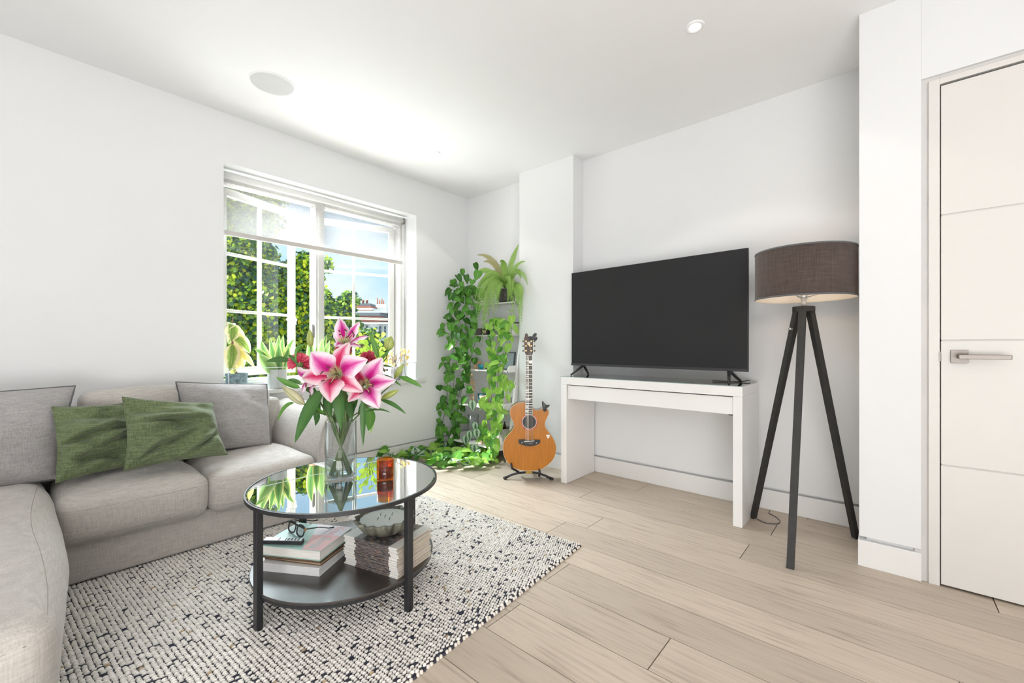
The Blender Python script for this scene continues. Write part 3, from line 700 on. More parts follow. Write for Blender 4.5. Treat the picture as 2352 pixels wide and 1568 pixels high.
# remote
rm = thing('remote_control', tuple(atz(650, 1242, TZ)), 'black television remote with silver keypad lying on the pink and mint book', 'remote')
tp = [atz(u, v, TZ+.017) for u, v in ((603, 1240), (693, 1242), (699, 1234), (611, 1231))]
MB().prism([(p.x, p.y) for p in tp], TZ+.001, TZ+.015).build('body', 'black_plastic', rm, bevel=.002)
mat('keypad', (.55, .58, .62), .35, metal=.3)
def rq(a, b, c, d): return [((1-s)*((1-t)*tp[0].x+t*tp[3].x)+s*((1-t)*tp[1].x+t*tp[2].x), (1-s)*((1-t)*tp[0].y+t*tp[3].y)+s*((1-t)*tp[1].y+t*tp[2].y)) for s, t in ((a, c), (b, c), (b, d), (a, d))]
for a, b in ((.02, .38), (.41, .55), (.58, .97)): MB().prism(rq(a, b, .1, .9), TZ+.015, TZ+.0158).build('key_panel', 'keypad', rm)
for k in range(4):
    for j_ in range(2):
        a = .61+k*.085; MB().prism(rq(a, a+.05, .2+.35*j_, .42+.35*j_), TZ+.0158, TZ+.0166).build('button', 'black_plastic', rm)
# glasses
g0 = atz(691, 1232, TZ); g1 = atz(661, 1217, TZ); gd_ = (g1-g0).normalized(); gn = V((-gd_.y, gd_.x, 0)); up = (V((0, 0, 1)) + gn*-.25).normalized()
if gn.dot(F_) < 0: gn = -gn
gs = thing('glasses', (g0.x, g0.y, TZ), 'black-framed spectacles resting on the pink and mint book', 'glasses')
def lens_pts(c):
    out = []
    for k in range(24):
        t = 2*math.pi*k/24; cx_, sx_ = math.cos(t), math.sin(t)
        out.append(c + gd_*(.027*abs(cx_)**.75*(1 if cx_ > 0 else -1)) + up*(.021*abs(sx_)**.75*(1 if sx_ > 0 else -1)))
    return out
cl_ = []
for s in (0, 1):
    c = g0 + gd_*(.002+.066*s) + V((0, 0, .024)); P = lens_pts(c); cl_.append(c)
    MB().tube(P+[P[0], P[1]], .0028, 8).build('rim', 'black_plastic', gs, smooth=True)
    MB().add(P, [tuple(range(24))]).build('lens', 'lens_glass', gs)
MB().tube([cl_[0]+gd_*.026+up*.012, (cl_[0]+cl_[1])/2+up*.016, cl_[1]-gd_*.026+up*.012], .003, 8).build('bridge', 'black_plastic', gs, smooth=True)
MB().tube([cl_[0]-gd_*.028+up*.014, cl_[1]+gd_*.028+up*.014], .0032, 8).build('brow_bar', 'black_plastic', gs, smooth=True)
for s in (0, 1):
    e = cl_[s] + gd_*(-.03 if s == 0 else .03) + up*.012
    pt = [e, e+gn*.06+V((0, 0, -.012)), e+gn*.10+V((0, 0, -.030)), e+gn*.125+V((0, 0, -.034))]
    MB().tube(pt, [.003, .0022, .002, .0028], 6).build('temple', 'black_plastic', gs, smooth=True)
mat('gold', (.62, .42, .18), .35, metal=1)
MB().obox(cl_[0]-gd_*.031+up*.010, gd_*.0022, gn*.004, up*.005).build('hinge', 'gold', gs)
# magazines
mo = V((.900, 1.348, 0)); mx_ = V((-.262, .965, 0)); my_ = V((.965, .262, 0))   # near corner, along the spines, across
m = bpy.data.materials.new('magazine_cover'); m.use_nodes = True; n, l = nodes_of(m); b = n['Principled BSDF']; b.inputs['Roughness'].default_value = .35
t = n.new('ShaderNodeTexCoord'); s = n.new('ShaderNodeSeparateXYZ'); l.new(t.outputs['UV'], s.inputs[0]); oi = n.new('ShaderNodeObjectInfo')
nz = n.new('ShaderNodeTexNoise'); nz.noise_dimensions = '4D'; nz.inputs['Scale'].default_value = 15; nz.inputs['Detail'].default_value = 6
mw = n.new('ShaderNodeMath'); mw.operation = 'MULTIPLY'; mw.inputs[1].default_value = 60; l.new(oi.outputs['Random'], mw.inputs[0]); l.new(mw.outputs[0], nz.inputs['W'])
l.new(t.outputs['UV'], nz.inputs['Vector'])
r = n.new('ShaderNodeValToRGB'); e = r.color_ramp.elements; e[0].position = .30; e[0].color = (.03, .03, .04, 1); e[1].position = .74; e[1].color = (.62, .62, .62, 1)
for p_, c_ in ((.42, (.09, .065, .05)), (.48, (.05, .075, .13)), (.53, (.36, .29, .20)), (.575, (.08, .07, .07)), (.61, (.32, .10, .05)), (.64, (.16, .22, .30))): x = e.new(p_); x.color = (*c_, 1)
l.new(nz.outputs['Fac'], r.inputs[0])
cmp1 = n.new('ShaderNodeMath'); cmp1.operation = 'COMPARE'; cmp1.inputs[1].default_value = .47; cmp1.inputs[2].default_value = .32; l.new(s.outputs[0], cmp1.inputs[0])
mx = n.new('ShaderNodeMix'); mx.data_type = 'RGBA'; mx.inputs[6].default_value = (.74, .72, .68, 1); l.new(cmp1.outputs[0], mx.inputs[0]); l.new(r.outputs[0], mx.inputs[7]); l.new(mx.outputs[2], b.inputs['Base Color'])
M['magazine_cover'] = m; mat('magazine_pages', (.60, .49, .37), .8, var=(200, .15, (.05, .05, 1)), objrand=.18)
nm_ = 22; mh = .115/nm_; rr = random.Random(11); rnk = ['lowest', 'topmost']
for k in range(nm_):
    dx, dy = rr.uniform(-.004, .004), rr.uniform(-.003, .003) + .004*math.sin(k*.55); z0 = SZ+.0005+k*mh
    L_, W_ = .268+rr.uniform(-.003, .003), .200+rr.uniform(-.01, .012)
    o_ = mo + mx_*dx + my_*dy; ct = o_ + mx_*L_/2 + my_*W_/2
    lb = 'topmost magazine of the stack, under the scalloped bowl' if k == nm_-1 else ('lowest magazine of the stack, flat on the dark table shelf' if k == 0 else 'magazine within the tight stack below the scalloped bowl')
    mgz = thing('magazine', (ct.x, ct.y, z0), lb, 'magazine', 'stacked magazines on the table shelf')
    c = MB(); a0 = o_; P4 = [a0, a0+mx_*L_, a0+mx_*L_+my_*W_, a0+my_*W_]
    for zz in (z0, z0+mh-.0004):
        c.add([(p.x, p.y, zz) for p in P4] + [(p.x, p.y, zz+.0003) for p in P4], [(0, 1, 2, 3), (4, 5, 6, 7), (0, 1, 5, 4), (1, 2, 6, 5), (2, 3, 7, 6), (3, 0, 4, 7)], [(.0, .1), (1, .1), (1, .9), (0, .9)]*2)
    sp4 = [a0-my_*.0006, a0-my_*.0006+mx_*L_]
    c.add([(sp4[0].x, sp4[0].y, z0), (sp4[1].x, sp4[1].y, z0), (sp4[1].x, sp4[1].y, z0+mh-.0002), (sp4[0].x, sp4[0].y, z0+mh-.0002)], [(0, 1, 2, 3)], [(.001, .0), (1, .0), (1, .12), (.001, .12)])
    c.build('cover', 'magazine_cover', mgz)
    MB().obox(V((ct.x, ct.y, z0+mh/2)), mx_*(L_/2-.001), my_*(W_/2-.0015), V((0, 0, mh/2-.0005))).build('pages', 'magazine_pages', mgz)
# scalloped bowl candle
BZ = SZ+.0005+nm_*mh+.0005; bc = atz(884, 1222, BZ)
bw = thing('scalloped_bowl', (bc.x, bc.y, BZ), 'grey-green scalloped stoneware bowl filled with white candle wax', 'bowl')
mat('stoneware', (.15, .15, .115), .45, var=(22, .75, (1, 1, .5)), bump=(60, .2))
prof = [(.0, .0), (.045, .0), (.070, .012), (.092, .032), (.106, .054), (.112, .066), (.106, .068), (.099, .060), (.094, .054), (0, .054)]
amp = [0, .015, .03, .045, .055, .06, .055, .045, .02, 0]
MB().lathe(prof, (bc.x, bc.y, BZ), 168, fn=lambda t, i: 1 + amp[i]*math.cos(16*t)).build('bowl', 'stoneware', bw, smooth=True)
mat('white_wax', (.84, .83, .79), .35, sss=.2); MB().lathe([(.0, .0575), (.096, .0575), (.095, .052)], (bc.x, bc.y, BZ), 48).build('wax', 'white_wax', bw)
for k in range(5):
    a = 2*math.pi*k/4; r_ = .032 if k < 4 else 0; p = V((bc.x+r_*math.cos(a), bc.y+r_*math.sin(a), BZ+.0575))
    MB().tube([p, p+V((.001, .001, .006)), p+V((.003, -.002, .012))], .0011, 5).build('wick', 'wick', bw)

# ================================================================== CONSOLE AND TELEVISION
cn = thing('console_table', (2.79, 1.185, 0), 'white gloss console table with one drawer against the wall', 'console table')
cx0, cx1, cy0, cy1 = 2.588, 2.984, .584, 1.786
MB().box(cx0, cx1, cy0, cy1, .722, .776).build('top', 'white_gloss', cn, bevel=.0015)
MB().box(cx0, cx1, cy1-.048, cy1, 0.001, .7215).build('leg_panel', 'white_gloss', cn, bevel=.0015)
MB().box(cx0, cx1, cy0, cy0+.048, 0.001, .7215).build('leg_panel', 'white_gloss', cn, bevel=.0015)
MB().box(cx0+.012, cx0+.030, cy0+.050, cy1-.053, .618, .716).build('drawer', 'white_gloss', cn, bevel=.0012)
db = MB(); db.box(cx0+.03, cx1-.03, cy0+.060, cy1-.063, .630, .70); db.build('drawer_box', 'white_gloss', cn)
MB().box(cx0+.02, cx0+.06, cy0+.049, cy0+.075, .612, .618).build('drawer_runner', 'black_metal', cn)
MB().box(cx0+.004, cx1, cy0+.004, cy1+.006, .7765, .7800).build('glass_sheet', 'table_glass', cn)
ge = MB(); ge.box(cx0+.0025, cx0+.004, cy0+.004, cy1+.006, .7765, .780); mat('glass_edge_green', (.30, .42, .38), .2); ge.build('glass_edge', 'glass_edge_green', cn)
tvR, tvL = V((2.724, .586, 0)), V((2.779, 1.821, 0)); td = (tvL-tvR).normalized(); tn = V((-td.y, td.x, 0))
if tn.x > 0: tn = -tn
tvc = (tvR+tvL)/2; W2 = (tvL-tvR).length/2
tv = thing('television', (tvc.x, tvc.y, .7805), 'large flat black television standing on the white console', 'television')
z0, z1 = .853, 1.566
MB().obox(tvc - tn*.012 + V((0, 0, (z0+z1)/2)), td*W2, tn*.010, V((0, 0, (z1-z0)/2))).build('casing', 'black_plastic', tv, bevel=.003)
MB().obox(tvc - tn*.001 + V((0, 0, (z0+z1)/2+.008)), td*(W2-.003), tn*.001, V((0, 0, (z1-z0)/2-.011))).build('screen', 'tv_screen', tv)
MB().obox(tvc + tn*.001 + V((0, 0, z0+.008)), td*W2, tn*.003, V((0, 0, .008))).build('lower_bezel', 'tv_frame', tv, bevel=.001)
MB().obox(tvc - tn*.035 + V((0, 0, z0+.20)), td*(W2*.7), tn*.018, V((0, 0, .16))).build('rear_housing', 'black_plastic', tv, bevel=.006)
for s in (-1, 1):
    hpnt = tvc + td*s*(W2-.105) - tn*.012 + V((0, 0, z0+.004))
    for q in (1, -1):
        foot = hpnt + tn*q*.115 + td*s*.035; foot.z = .786
        MB().tube([hpnt, hpnt*.5+foot*.5, foot], [.0105, .009, .007], 8).build('stand_leg', 'black_plastic', tv, smooth=True)
cb = thing('tv_cable', (2.85, .66, .7805), 'thin black cable running back over the right end of the console', 'cable')
MB().tube([(2.80, .80, .786), (2.84, .70, .784), (2.88, .655, .784), (2.93, .63, .790), (2.955, .625, .790)], .0028, 6).build('lead', 'black_plastic', cb, smooth=True)

# ================================================================== FLOOR LAMP
LC = V((2.640, .311, 0)); lp = thing('floor_lamp', (LC.x, LC.y, 0), 'black wooden tripod floor lamp with a dark drum shade', 'lamp')
SR = .219; z0, z1 = 1.243, 1.490
sh = MB().lathe([(SR, z0), (SR, z1)], (LC.x, LC.y, 0), 96).build('lamp_shade', 'shade_cloth', lp, smooth=True)
nmat, lk = nodes_of(M['shade_cloth']); bs = nmat['Principled BSDF']; tr = nmat.new('ShaderNodeBsdfTranslucent'); mxs = nmat.new('ShaderNodeMixShader'); mxs.inputs[0].default_value = .10
tr.inputs[0].default_value = (.9, .6, .5, 1); lk.new(bs.outputs[0], mxs.inputs[1]); lk.new(tr.outputs[0], mxs.inputs[2]); lk.new(mxs.outputs[0], nmat['Material Output'].inputs[0])
nmat, lk = nodes_of(M['shade_lining']); bs = nmat['Principled BSDF']; tr = nmat.new('ShaderNodeBsdfTranslucent'); mxs = nmat.new('ShaderNodeMixShader'); mxs.inputs[0].default_value = .3
tr.inputs[0].default_value = (.9, .8, .7, 1); lk.new(bs.outputs[0], mxs.inputs[1]); lk.new(tr.outputs[0], mxs.inputs[2]); lk.new(mxs.outputs[0], nmat['Material Output'].inputs[0])
MB().lathe([(SR-.0015, z0+.001), (SR-.0015, z1-.001)], (LC.x, LC.y, 0), 96).build('shade_lining', 'shade_lining', sh, smooth=True)
for zz, mm_ in ((z0, 'piping_dark'), (z1-.008, 'piping_dark')):
    MB().lathe([(SR-.001, zz), (SR+.0012, zz), (SR+.0012, zz+.008), (SR-.001, zz+.008)], (LC.x, LC.y, 0), 96).build('shade_trim', mm_, sh, smooth=True)
MB().lathe([(SR-.004, z0-.001), (SR-.001, z0-.001), (SR-.001, z0+.003), (SR-.004, z0+.003)], (LC.x, LC.y, 0), 96).build('shade_ring', 'shade_lining', sh, smooth=True)
hdm = MB(); oc = [(LC.x+.050*math.cos(math.pi/4*k+.2), LC.y+.050*math.sin(math.pi/4*k+.2)) for k in range(8)]; hdm.prism(oc, 1.178, 1.205); hdm.build('head_block', 'black_wood', lp, bevel=.002)
mat('frosted', (.75, .70, .64), .4); MB().cyl((LC.x, LC.y, 1.205), (LC.x, LC.y, 1.245), .0115, n=16).build('lamp_stem', 'frosted', lp, smooth=True)
spd = MB(); spd.lathe([(.012, 1.250), (.026, 1.252), (.026, 1.256), (.012, 1.256)], (LC.x, LC.y, 0), 24)
for k in range(3): a = 2*math.pi*k/3+.4; spd.tube([(LC.x+.025*math.cos(a), LC.y+.025*math.sin(a), 1.254), (LC.x+.215*math.cos(a), LC.y+.215*math.sin(a), 1.30)], .002, 6)
spd.build('shade_spider', 'chrome', lp, smooth=True)
mat('bulb_glow', (1, .9, .75), .5, emis=((1, .74, .46), 7)); MB().sphere((LC.x, LC.y, 1.330), (.028, .028, .038), 16, 10).build('bulb', 'bulb_glow', lp, smooth=True)
MB().cyl((LC.x, LC.y, 1.245), (LC.x, LC.y, 1.295), .016, n=16).build('bulb_holder', 'frosted', lp, smooth=True)
light('lamp_bulb_light', 'POINT', (LC.x, LC.y, 1.34), (LC.x, LC.y, 0), 2.6, (1, .78, .55), size=.035)
for (fx, fy) in ((2.267, .317), (2.787, .572), (2.845, .110)):
    ft = V((fx, fy, .0)); dd = (ft - V((LC.x, LC.y, 0))).normalized(); tpv = V((LC.x, LC.y, 1.180)) + dd*.036
    ax = (ft-tpv).normalized(); sd = ax.cross(V((0, 0, 1))).normalized(); nr = ax.cross(sd).normalized(); mb = MB(); vs = []
    for (c, h_) in ((tpv, .0165), (ft, .0145)):
        for (i, j_) in ((-1, -1), (1, -1), (1, 1), (-1, 1)):
            p = c + sd*h_*i + nr*h_*.8*j_; p.z = c.z + (.001 if c is ft else 0); vs.append(p)
    mb.add(vs, [(0, 3, 2, 1), (4, 5, 6, 7), (0, 1, 5, 4), (1, 2, 6, 5), (2, 3, 7, 6), (3, 0, 4, 7)])
    mb.build('leg', 'black_wood', lp, bevel=.001)
kb = V((LC.x-.02, LC.y+.05, 1.09)); MB().cyl(kb, kb+V((-.018, .006, 0)), .006, n=12).build('thumb_screw', 'chrome', lp, smooth=True)
lcb = thing('lamp_cord', (2.85, .5, 0), 'thin grey cord curling on the floor by the console leg', 'cord')
_q = [V(p) for p in ((2.78, .55, .003), (2.75, .505, .003), (2.775, .455, .003), (2.83, .445, .003), (2.885, .475, .003), (2.925, .515, .003), (2.975, .52, .004))]; _o = []
for _i in range(6):
    _a, _b, _c, _d = _q[max(_i-1, 0)], _q[_i], _q[_i+1], _q[min(_i+2, 6)]
    for _s in range(6): _t = _s/6; _o.append(.5*((2*_b)+(-_a+_c)*_t+(2*_a-5*_b+4*_c-_d)*_t*_t+(-_a+3*_b-3*_c+_d)*_t**3))
MB().tube(_o+[_q[-1]], .0020, 6).build('cord', 'tv_frame', lcb, smooth=True)

# ================================================================== GUITAR
GD = 3.155
def G(x, y, off=0, sx=7.127, ox=1140, oy=900): return atd(ox + x/sx, oy + y/sx, GD - off)
outl = [(475,168),(440,168),(400,171),(355,180),(315,197),(278,222),(250,251),(230,288),(222,325),(225,365),(236,405),(252,440),(270,472),(284,505),(290,540),(286,575),(273,607),(250,640),(220,672),(185,708),(155,748),(131,795),(116,842),(109,890),(109,935),(114,985),(125,1040),(143,1085),(170,1130),(202,1172),(240,1210),(288,1240),(340,1264),(395,1278),(450,1285),(500,1288),(545,1288),(600,1287),(650,1283),(706,1270),(760,1250),(812,1218),(860,1180),(899,1142),(930,1100),(954,1052),(970,1000),(977,955),(978,910),(972,865),(960,820),(938,772),(910,730),(880,690),(850,650),(824,614),(805,580),(796,550),(795,520),(802,485),(815,452),(832,416),(850,380),(858,350),(859,322),(853,300),(840,283),(822,272),(803,266),(780,266),(755,273),(730,285),(705,297),(680,303),(655,302),(632,294),(615,280),(603,264)]
gt = thing('acoustic_guitar', tuple(G(545, 1288)), 'honey-coloured cutaway acoustic guitar standing upright in the corner', 'guitar')
m = mat('cedar_top', (.50, .180, .016), .32, spec=.3, coat=.12, var=(30, .16, (6, 6, .25)))
mat('guitar_side', (.10, .045, .025), .25, coat=.4); mat('binding', (.74, .66, .50), .4); mat('ebony', (.012, .011, .011), .4)
mat('rosewood', (.085, .05, .038), .45, var=(40, .25, (3, 3, .3))); mat('string', (.72, .66, .58), .35, metal=.8); mat('rosette', (.52, .13, .045), .4, var=(60, .5))
mat('pearl', (.85, .84, .78), .25)
N = len(outl); fp = [G(x, y, 0) for x, y in outl]; bpk = [p + F_*.105 for p in fp]
MB().add(fp+bpk, [(i, (i+1) % N, N+(i+1) % N, N+i) for i in range(N)] + [tuple(range(N, 2*N))]).build('body_side', 'guitar_side', gt)
MB().add([p - F_*.001 for p in fp], [tuple(range(N))]).build('sound_board', 'cedar_top', gt)
MB().tube([p - F_*.0005 for p in fp]+[fp[0]-F_*.0005], .0012, 6).build('binding', 'binding', gt, smooth=True)
MB().tube([p + F_*.004 for p in fp]+[fp[0]+F_*.004], .0020, 6).build('edge_line', 'ebony', gt, smooth=True)
hc = G(540, 490, .002); rgt, upv = R_, U_
def ring(c, r0, r1, off, n=48): 
    vs = [c - F_*off + (rgt*math.cos(t)+upv*math.sin(t))*r for r in (r0, r1) for t in [2*math.pi*k/n for k in range(n)]]
    return MB().add(vs, [(k, (k+1) % n, n+(k+1) % n, n+k) for k in range(n)])
pxm = GD/976/7.127
ring(hc, 0, 112*pxm, 0).build('sound_hole', 'ebony', gt); ring(hc, 117*pxm, 143*pxm, .0004).build('rosette', 'rosette', gt); ring(hc, 111*pxm, 117*pxm, .0006).build('hole_binding', 'pearl', gt)
def quad(pts, off, thick, m, nm, parent=None, bev=0, sx=7.127, ox=1140, oy=900):
    P = [G(x, y, off, sx, ox, oy) for x, y in pts]; n_ = len(P)
    return MB().add(P + [p + F_*thick for p in P], [tuple(range(n_)), tuple(range(2*n_-1, n_-1, -1))] + [(i, (i+1) % n_, n_+(i+1) % n_, n_+i) for i in range(n_)]).build(nm, m, parent or gt, bevel=bev)
quad([(368,782),(470,782),(495,790),(600,790),(620,784),(715,786),(716,832),(680,855),(640,872),(590,882),(545,884),(490,880),(440,868),(395,852),(366,838)], .010, .008, 'ebony', 'bridge', bev=.001)
quad([(450,806),(625,796),(625,805),(450,818)], .013, .003, 'pearl', 'saddle')
for (x, y) in ((420, 830), (552, 842), (657, 833)): ring(G(x, y, .0105), 0, 8*pxm, 0, 12).build('bridge_dot', 'pearl', gt)
# neck, in the second crop's coordinates (7.84 px per px at 1160,740)
A = dict(sx=7.84, ox=1160, oy=740)
nl = lambda t: (388 + (365-388)*t, 482 + (497-482)*t)  # left, right at t (0 nut, 1 body end)
def nk(t): y = 600 + t*(1667-600); a, b = nl(t); return a, b, y
a0, b0, y0 = nk(0); a1, b1, y1 = nk(1)
quad([(a0, y0), (b0, y0), (b1+1, y1), (a1-1, y1)], .012, .006, 'ebony', 'fretboard', **A)
quad([(a0+2, y0), (b0-2, y0), (b1-4, y1-190), (a1+4, y1-190)], .006, .018, 'rosewood', 'neck', **A)
quad([(a0-4, y0), (a0, y0), (a1, y1), (a1-5, y1)], .0122, .005, 'binding', 'neck_binding', **A); quad([(b0, y0), (b0+4, y0), (b1+5, y1), (b1, y1)], .0122, .005, 'binding', 'neck_binding', **A)
quad([(a0-3, y0-10), (b0+3, y0-10), (b0+3, y0), (a0-3, y0)], .014, .006, 'pearl', 'nut', **A)
mat('fret_wire', (.75, .72, .66), .3, metal=.6)
sc_len = (822-952)/1.0
L_full = 1667 + 0; Ls = 2230.0-600
for k in range(1, 22):
    y = 600 + Ls*(1-2**(-k/12.0))*1.0
    t = (y-600)/(1667-600)
    if t > .99: break
    a, b, _ = nk(t); quad([(a, y-3), (b, y-3), (b, y+3), (a, y+3)], .0132, .0014, 'fret_wire', 'fret', **A)
for k in (3, 5, 7, 9, 12, 15, 17):
    y = 600 + Ls*(1-2**(-(k-.5)/12.0)); t = (y-600)/(1667-600)
    if t > .98: break
    a, b, _ = nk(t); w_ = (b-a)*(.40 if k != 12 else .75); quad([(a+4, y-8), (a+4+w_, y-8), (a+4+w_*.8, y+8), (a+4, y+8)], .0126, .0008, 'pearl', 'fret_inlay', **A)
quad([(388,600),(482,600),(500,545),(500,330),(478,300),(432,310),(385,262),(345,275),(352,400),(360,545)], .008, .014, 'rosewood', 'headstock', bev=.001, **A)
quad([(360,262),(365,215),(385,200),(405,215),(432,300),(425,318),(392,262)], .020, .012, 'rosewood', 'head_horn', bev=.002, **A)
ring(G(425, 378, .0086, **A), 0, 30*GD/976/7.84, 0, 16).build('head_emblem', 'binding', gt); quad([(420,395),(440,445),(448,400)], .0092, .0006, 'gold', 'emblem_stem', **A)
for sx_ in (0, 1):
    for i, y in enumerate((340, 424, 510)):
        x = 378 if sx_ == 0 else 472; p = G(x, y, .012, **A); MB().cyl(p, p+F_*.005, .0055, n=14).build('tuner_post', 'gold', gt)
        e = G(325 if sx_ == 0 else 530, y+2, -.008, **A); st_ = G(352 if sx_ == 0 else 498, y, -.004, **A)
        tn_ = MB().cyl(st_, e, .0018, n=6); tn_.sphere(e, (.0065, .0065, .0075), 10, 8); tn_.build('tuning_peg', 'steel', gt, smooth=True)
for k in range(6):
    ta = (k+.5)/6; xa = 398 + 74*ta; xb_ = 480 + 21*k
    p0 = G(xa, 596, .0165, **A); xe = (395 + (372-395)*0)+0
    # end on the bridge
    p1 = G(480 + 23.5*k, 812, .0165)
    MB().tube([p0, p1], .0007 if k > 2 else .0009, 5).build('string', 'string', gt)
    MB().tube([p0, G(385+6*k if k < 3 else 448+4*k, (510, 424, 340, 340, 424, 510)[k], .014, **A)], .0006, 4).build('string', 'string', gt)
    MB().tube([p1, G(482+23*k, 850, .0105)], .0007, 4).build('string', 'string', gt)
quad([(420,712),(440,692),(480,682),(492,700),(490,735),(470,745),(440,738)], .018, .0015, 'pearl', 'plectrum', **A)
quad([(812,705),(825,698),(870,700),(877,715),(862,750),(848,762),(836,752)], .003, .0015, 'pearl', 'plectrum')

cp = thing('capo_clip', tuple(G(540, 330, .02, **A)), 'black capo clipped on top of the guitar headstock', 'capo')
quad([(430,262),(450,250),(492,262),(500,305),(440,312),(425,290)], .026, .03, 'black_plastic', 'clamp_body', cp, .002, **A)
quad([(485,300),(505,225),(540,196),(568,205),(560,240),(520,300),(500,318)], .034, .012, 'black_metal', 'upper_lever', cp, .002, **A)
quad([(520,300),(572,262),(578,300),(555,328),(520,322)], .022, .016, 'black_plastic', 'spring_grip', cp, .002, **A)
tc_ = thing('clip_tuner', tuple(G(795, 290, .01)), 'small black clip-on tuner on the guitar cutaway horn', 'tuner')
pc = G(795, 290, .012); MB().cyl(pc, pc+F_*.03, .0145, n=20).build('clamp_pad', 'black_plastic', tc_)
quad([(750,165),(765,150),(775,170),(778,255),(760,255),(752,220)], .018, .012, 'black_plastic', 'clamp_arm', tc_, .001)
quad([(785,185),(800,190),(805,215),(875,215),(850,250),(815,262),(790,262)], .022, .010, 'black_plastic', 'display_arm', tc_, .001)
# stand
gst = thing('guitar_stand', tuple(atz(1212, 1100, 0)), 'low black tubular floor stand holding the guitar', 'stand')
lf, rf = atz(1160, 1101, .0), atz(1267, 1103, .0); md = G(535, 1330, -.04)
def mixp(a, b, t, z): p = a*(1-t)+b*t; return V((p.x, p.y, z))
MB().tube([mixp(lf, md, 0, .012), mixp(lf, md, .25, .034), mixp(lf, md, .55, .048), mixp(lf, md, 1, .055), mixp(md, rf, .4, .050), mixp(md, rf, .72, .034), mixp(md, rf, 1, .012)], [.010, .0085, .008, .008, .008, .0085, .010], 12).build('base_tube', 'black_plastic', gst, smooth=True)
for p in (lf, rf): MB().sphere((p.x, p.y, .0125), (.014, .017, .012), 14, 8).build('foot', 'black_plastic', gst, smooth=True)
rear = md + F_*.23; MB().tube([mixp(md, rear, 0, .055), mixp(md, rear, .6, .04), mixp(md, rear, 1, .011)], .008, 10).build('rear_leg', 'black_plastic', gst, smooth=True)
mat('yellow_plastic', (.55, .33, .04), .4); MB().obox(V((md.x, md.y, .057)), R_*.024, F_*.012, V((0, 0, .011))).build('pivot_block', 'yellow_plastic', gst, bevel=.002)
for (ux, vx, uy, vy) in ((1174, 1064, 1190, 1084), (1238.5, 1078, 1238, 1092)):
    a, b_ = atd(ux, vx, GD-.035), atd(ux+1.5, vx+11, GD-.03)
    MB().tube([a, b_, atd(uy, vy-1, GD+.03), atd(uy+1, vy+1, GD+.12)], .008, 10).build('cradle_arm', 'black_plastic', gst, smooth=True)
MB().tube([V((md.x, md.y, .055))+F_*.0, V((md.x, md.y, .055))+F_*.16+V((0, 0, .0)), ], .008, 8).build('cradle_bar', 'black_plastic', gst, smooth=True)

# ================================================================== LEAVES
uv_mix('leaf_deep', [(.0, (.10, .25, .035)), (.10, (.045, .16, .02)), (1, (.035, .13, .018))], trans=.25, rough=.35)
uv_mix('leaf_mid', [(.0, (.26, .46, .09)), (.10, (.12, .34, .05)), (1, (.10, .30, .04))], trans=.32, rough=.35)
uv_mix('leaf_lime', [(.0, (.52, .70, .20)), (.12, (.34, .60, .10)), (1, (.29, .54, .08))], trans=.38, rough=.35)
uv_mix('leaf_silver', [(.0, (.08, .20, .10)), (.22, (.07, .17, .09)), (.34, (.55, .66, .52)), (.72, (.48, .60, .46)), (.85, (.08, .20, .10)), (1, (.06, .18, .09))], trans=.2, wob=.35, nscale=14)
mat('vine', (.16, .20, .05), .6); mat('vine_dark', (.06, .06, .03), .6); mat('soil', (.04, .025, .018), .95, bump=(80, .8))
def heart_mesh(name, m, L=1.0, W=.62, fold=.10, curl=.12):
    prof = [(0, .0), (-.07, .22), (-.03, .42), (.10, .54), (.28, .57), (.50, .49), (.72, .31), (.90, .11), (1.0, 0)]
    vs = []; uv = []; fs = []; k = len(prof)
    for i, (y, h) in enumerate(prof):
        t = max(0, y); zc = -curl*t*t
        for s in (-1, -.5, 0, .5, 1):
            yy = y if s else max(y, 0) if i else 0
            yy = (0.0 if i == 0 else y) if s else (i/(k-1))
            yv = y*abs(s)**.5 + (i/(k-1))*(1-abs(s)**.5) if abs(s) < 1 else y
            vs.append((h*s*W, yv*L, (fold*abs(s)*h*1.6 + -curl*yv*yv)*L - .25*h*s*s*.12)); uv.append((.5+.5*s, i/(k-1)))
    for i in range(k-1):
        for j in range(4): a = i*5+j; fs.append((a, a+1, a+6, a+5))
    mb = MB().add([(x, y, z) for x, y, z in vs], fs, uv); me = bpy.data.meshes.new(name)
    me.from_pydata(mb.v, [], mb.f); ul = me.uv_layers.new(name='uv'); vi = np.zeros(len(me.loops), 'i'); me.loops.foreach_get('vertex_index', vi)
    ul.data.foreach_set('uv', np.array(mb.uv, 'f')[vi].ravel()); me.materials.append(M[m]); me.polygons.foreach_set('use_smooth', [True]*len(me.polygons)); me.update(); return me
HM = {k: [heart_mesh('leaf', k, 1, w_, f_, c_) for w_, f_, c_ in ((.66, .12, .12), (.56, .25, .25), (.72, .05, .05))] for k in ('leaf_deep', 'leaf_mid', 'leaf_lime', 'leaf_silver')}
rl = random.Random(21)
def put_leaf(par, m, p, size, d=None, nrm=None, name='leaf'):
    d = d or V((rl.uniform(-.6, .6), rl.uniform(-.6, .6), rl.uniform(-1.3, -.1)))
    nrm = nrm or V((-.75+rl.uniform(-.55, .55), -.65+rl.uniform(-.55, .55), .35+rl.uniform(-.4, .5)))
    return inst(rl.choice(HM[m]), name, par, frame(p, d, nrm, size))
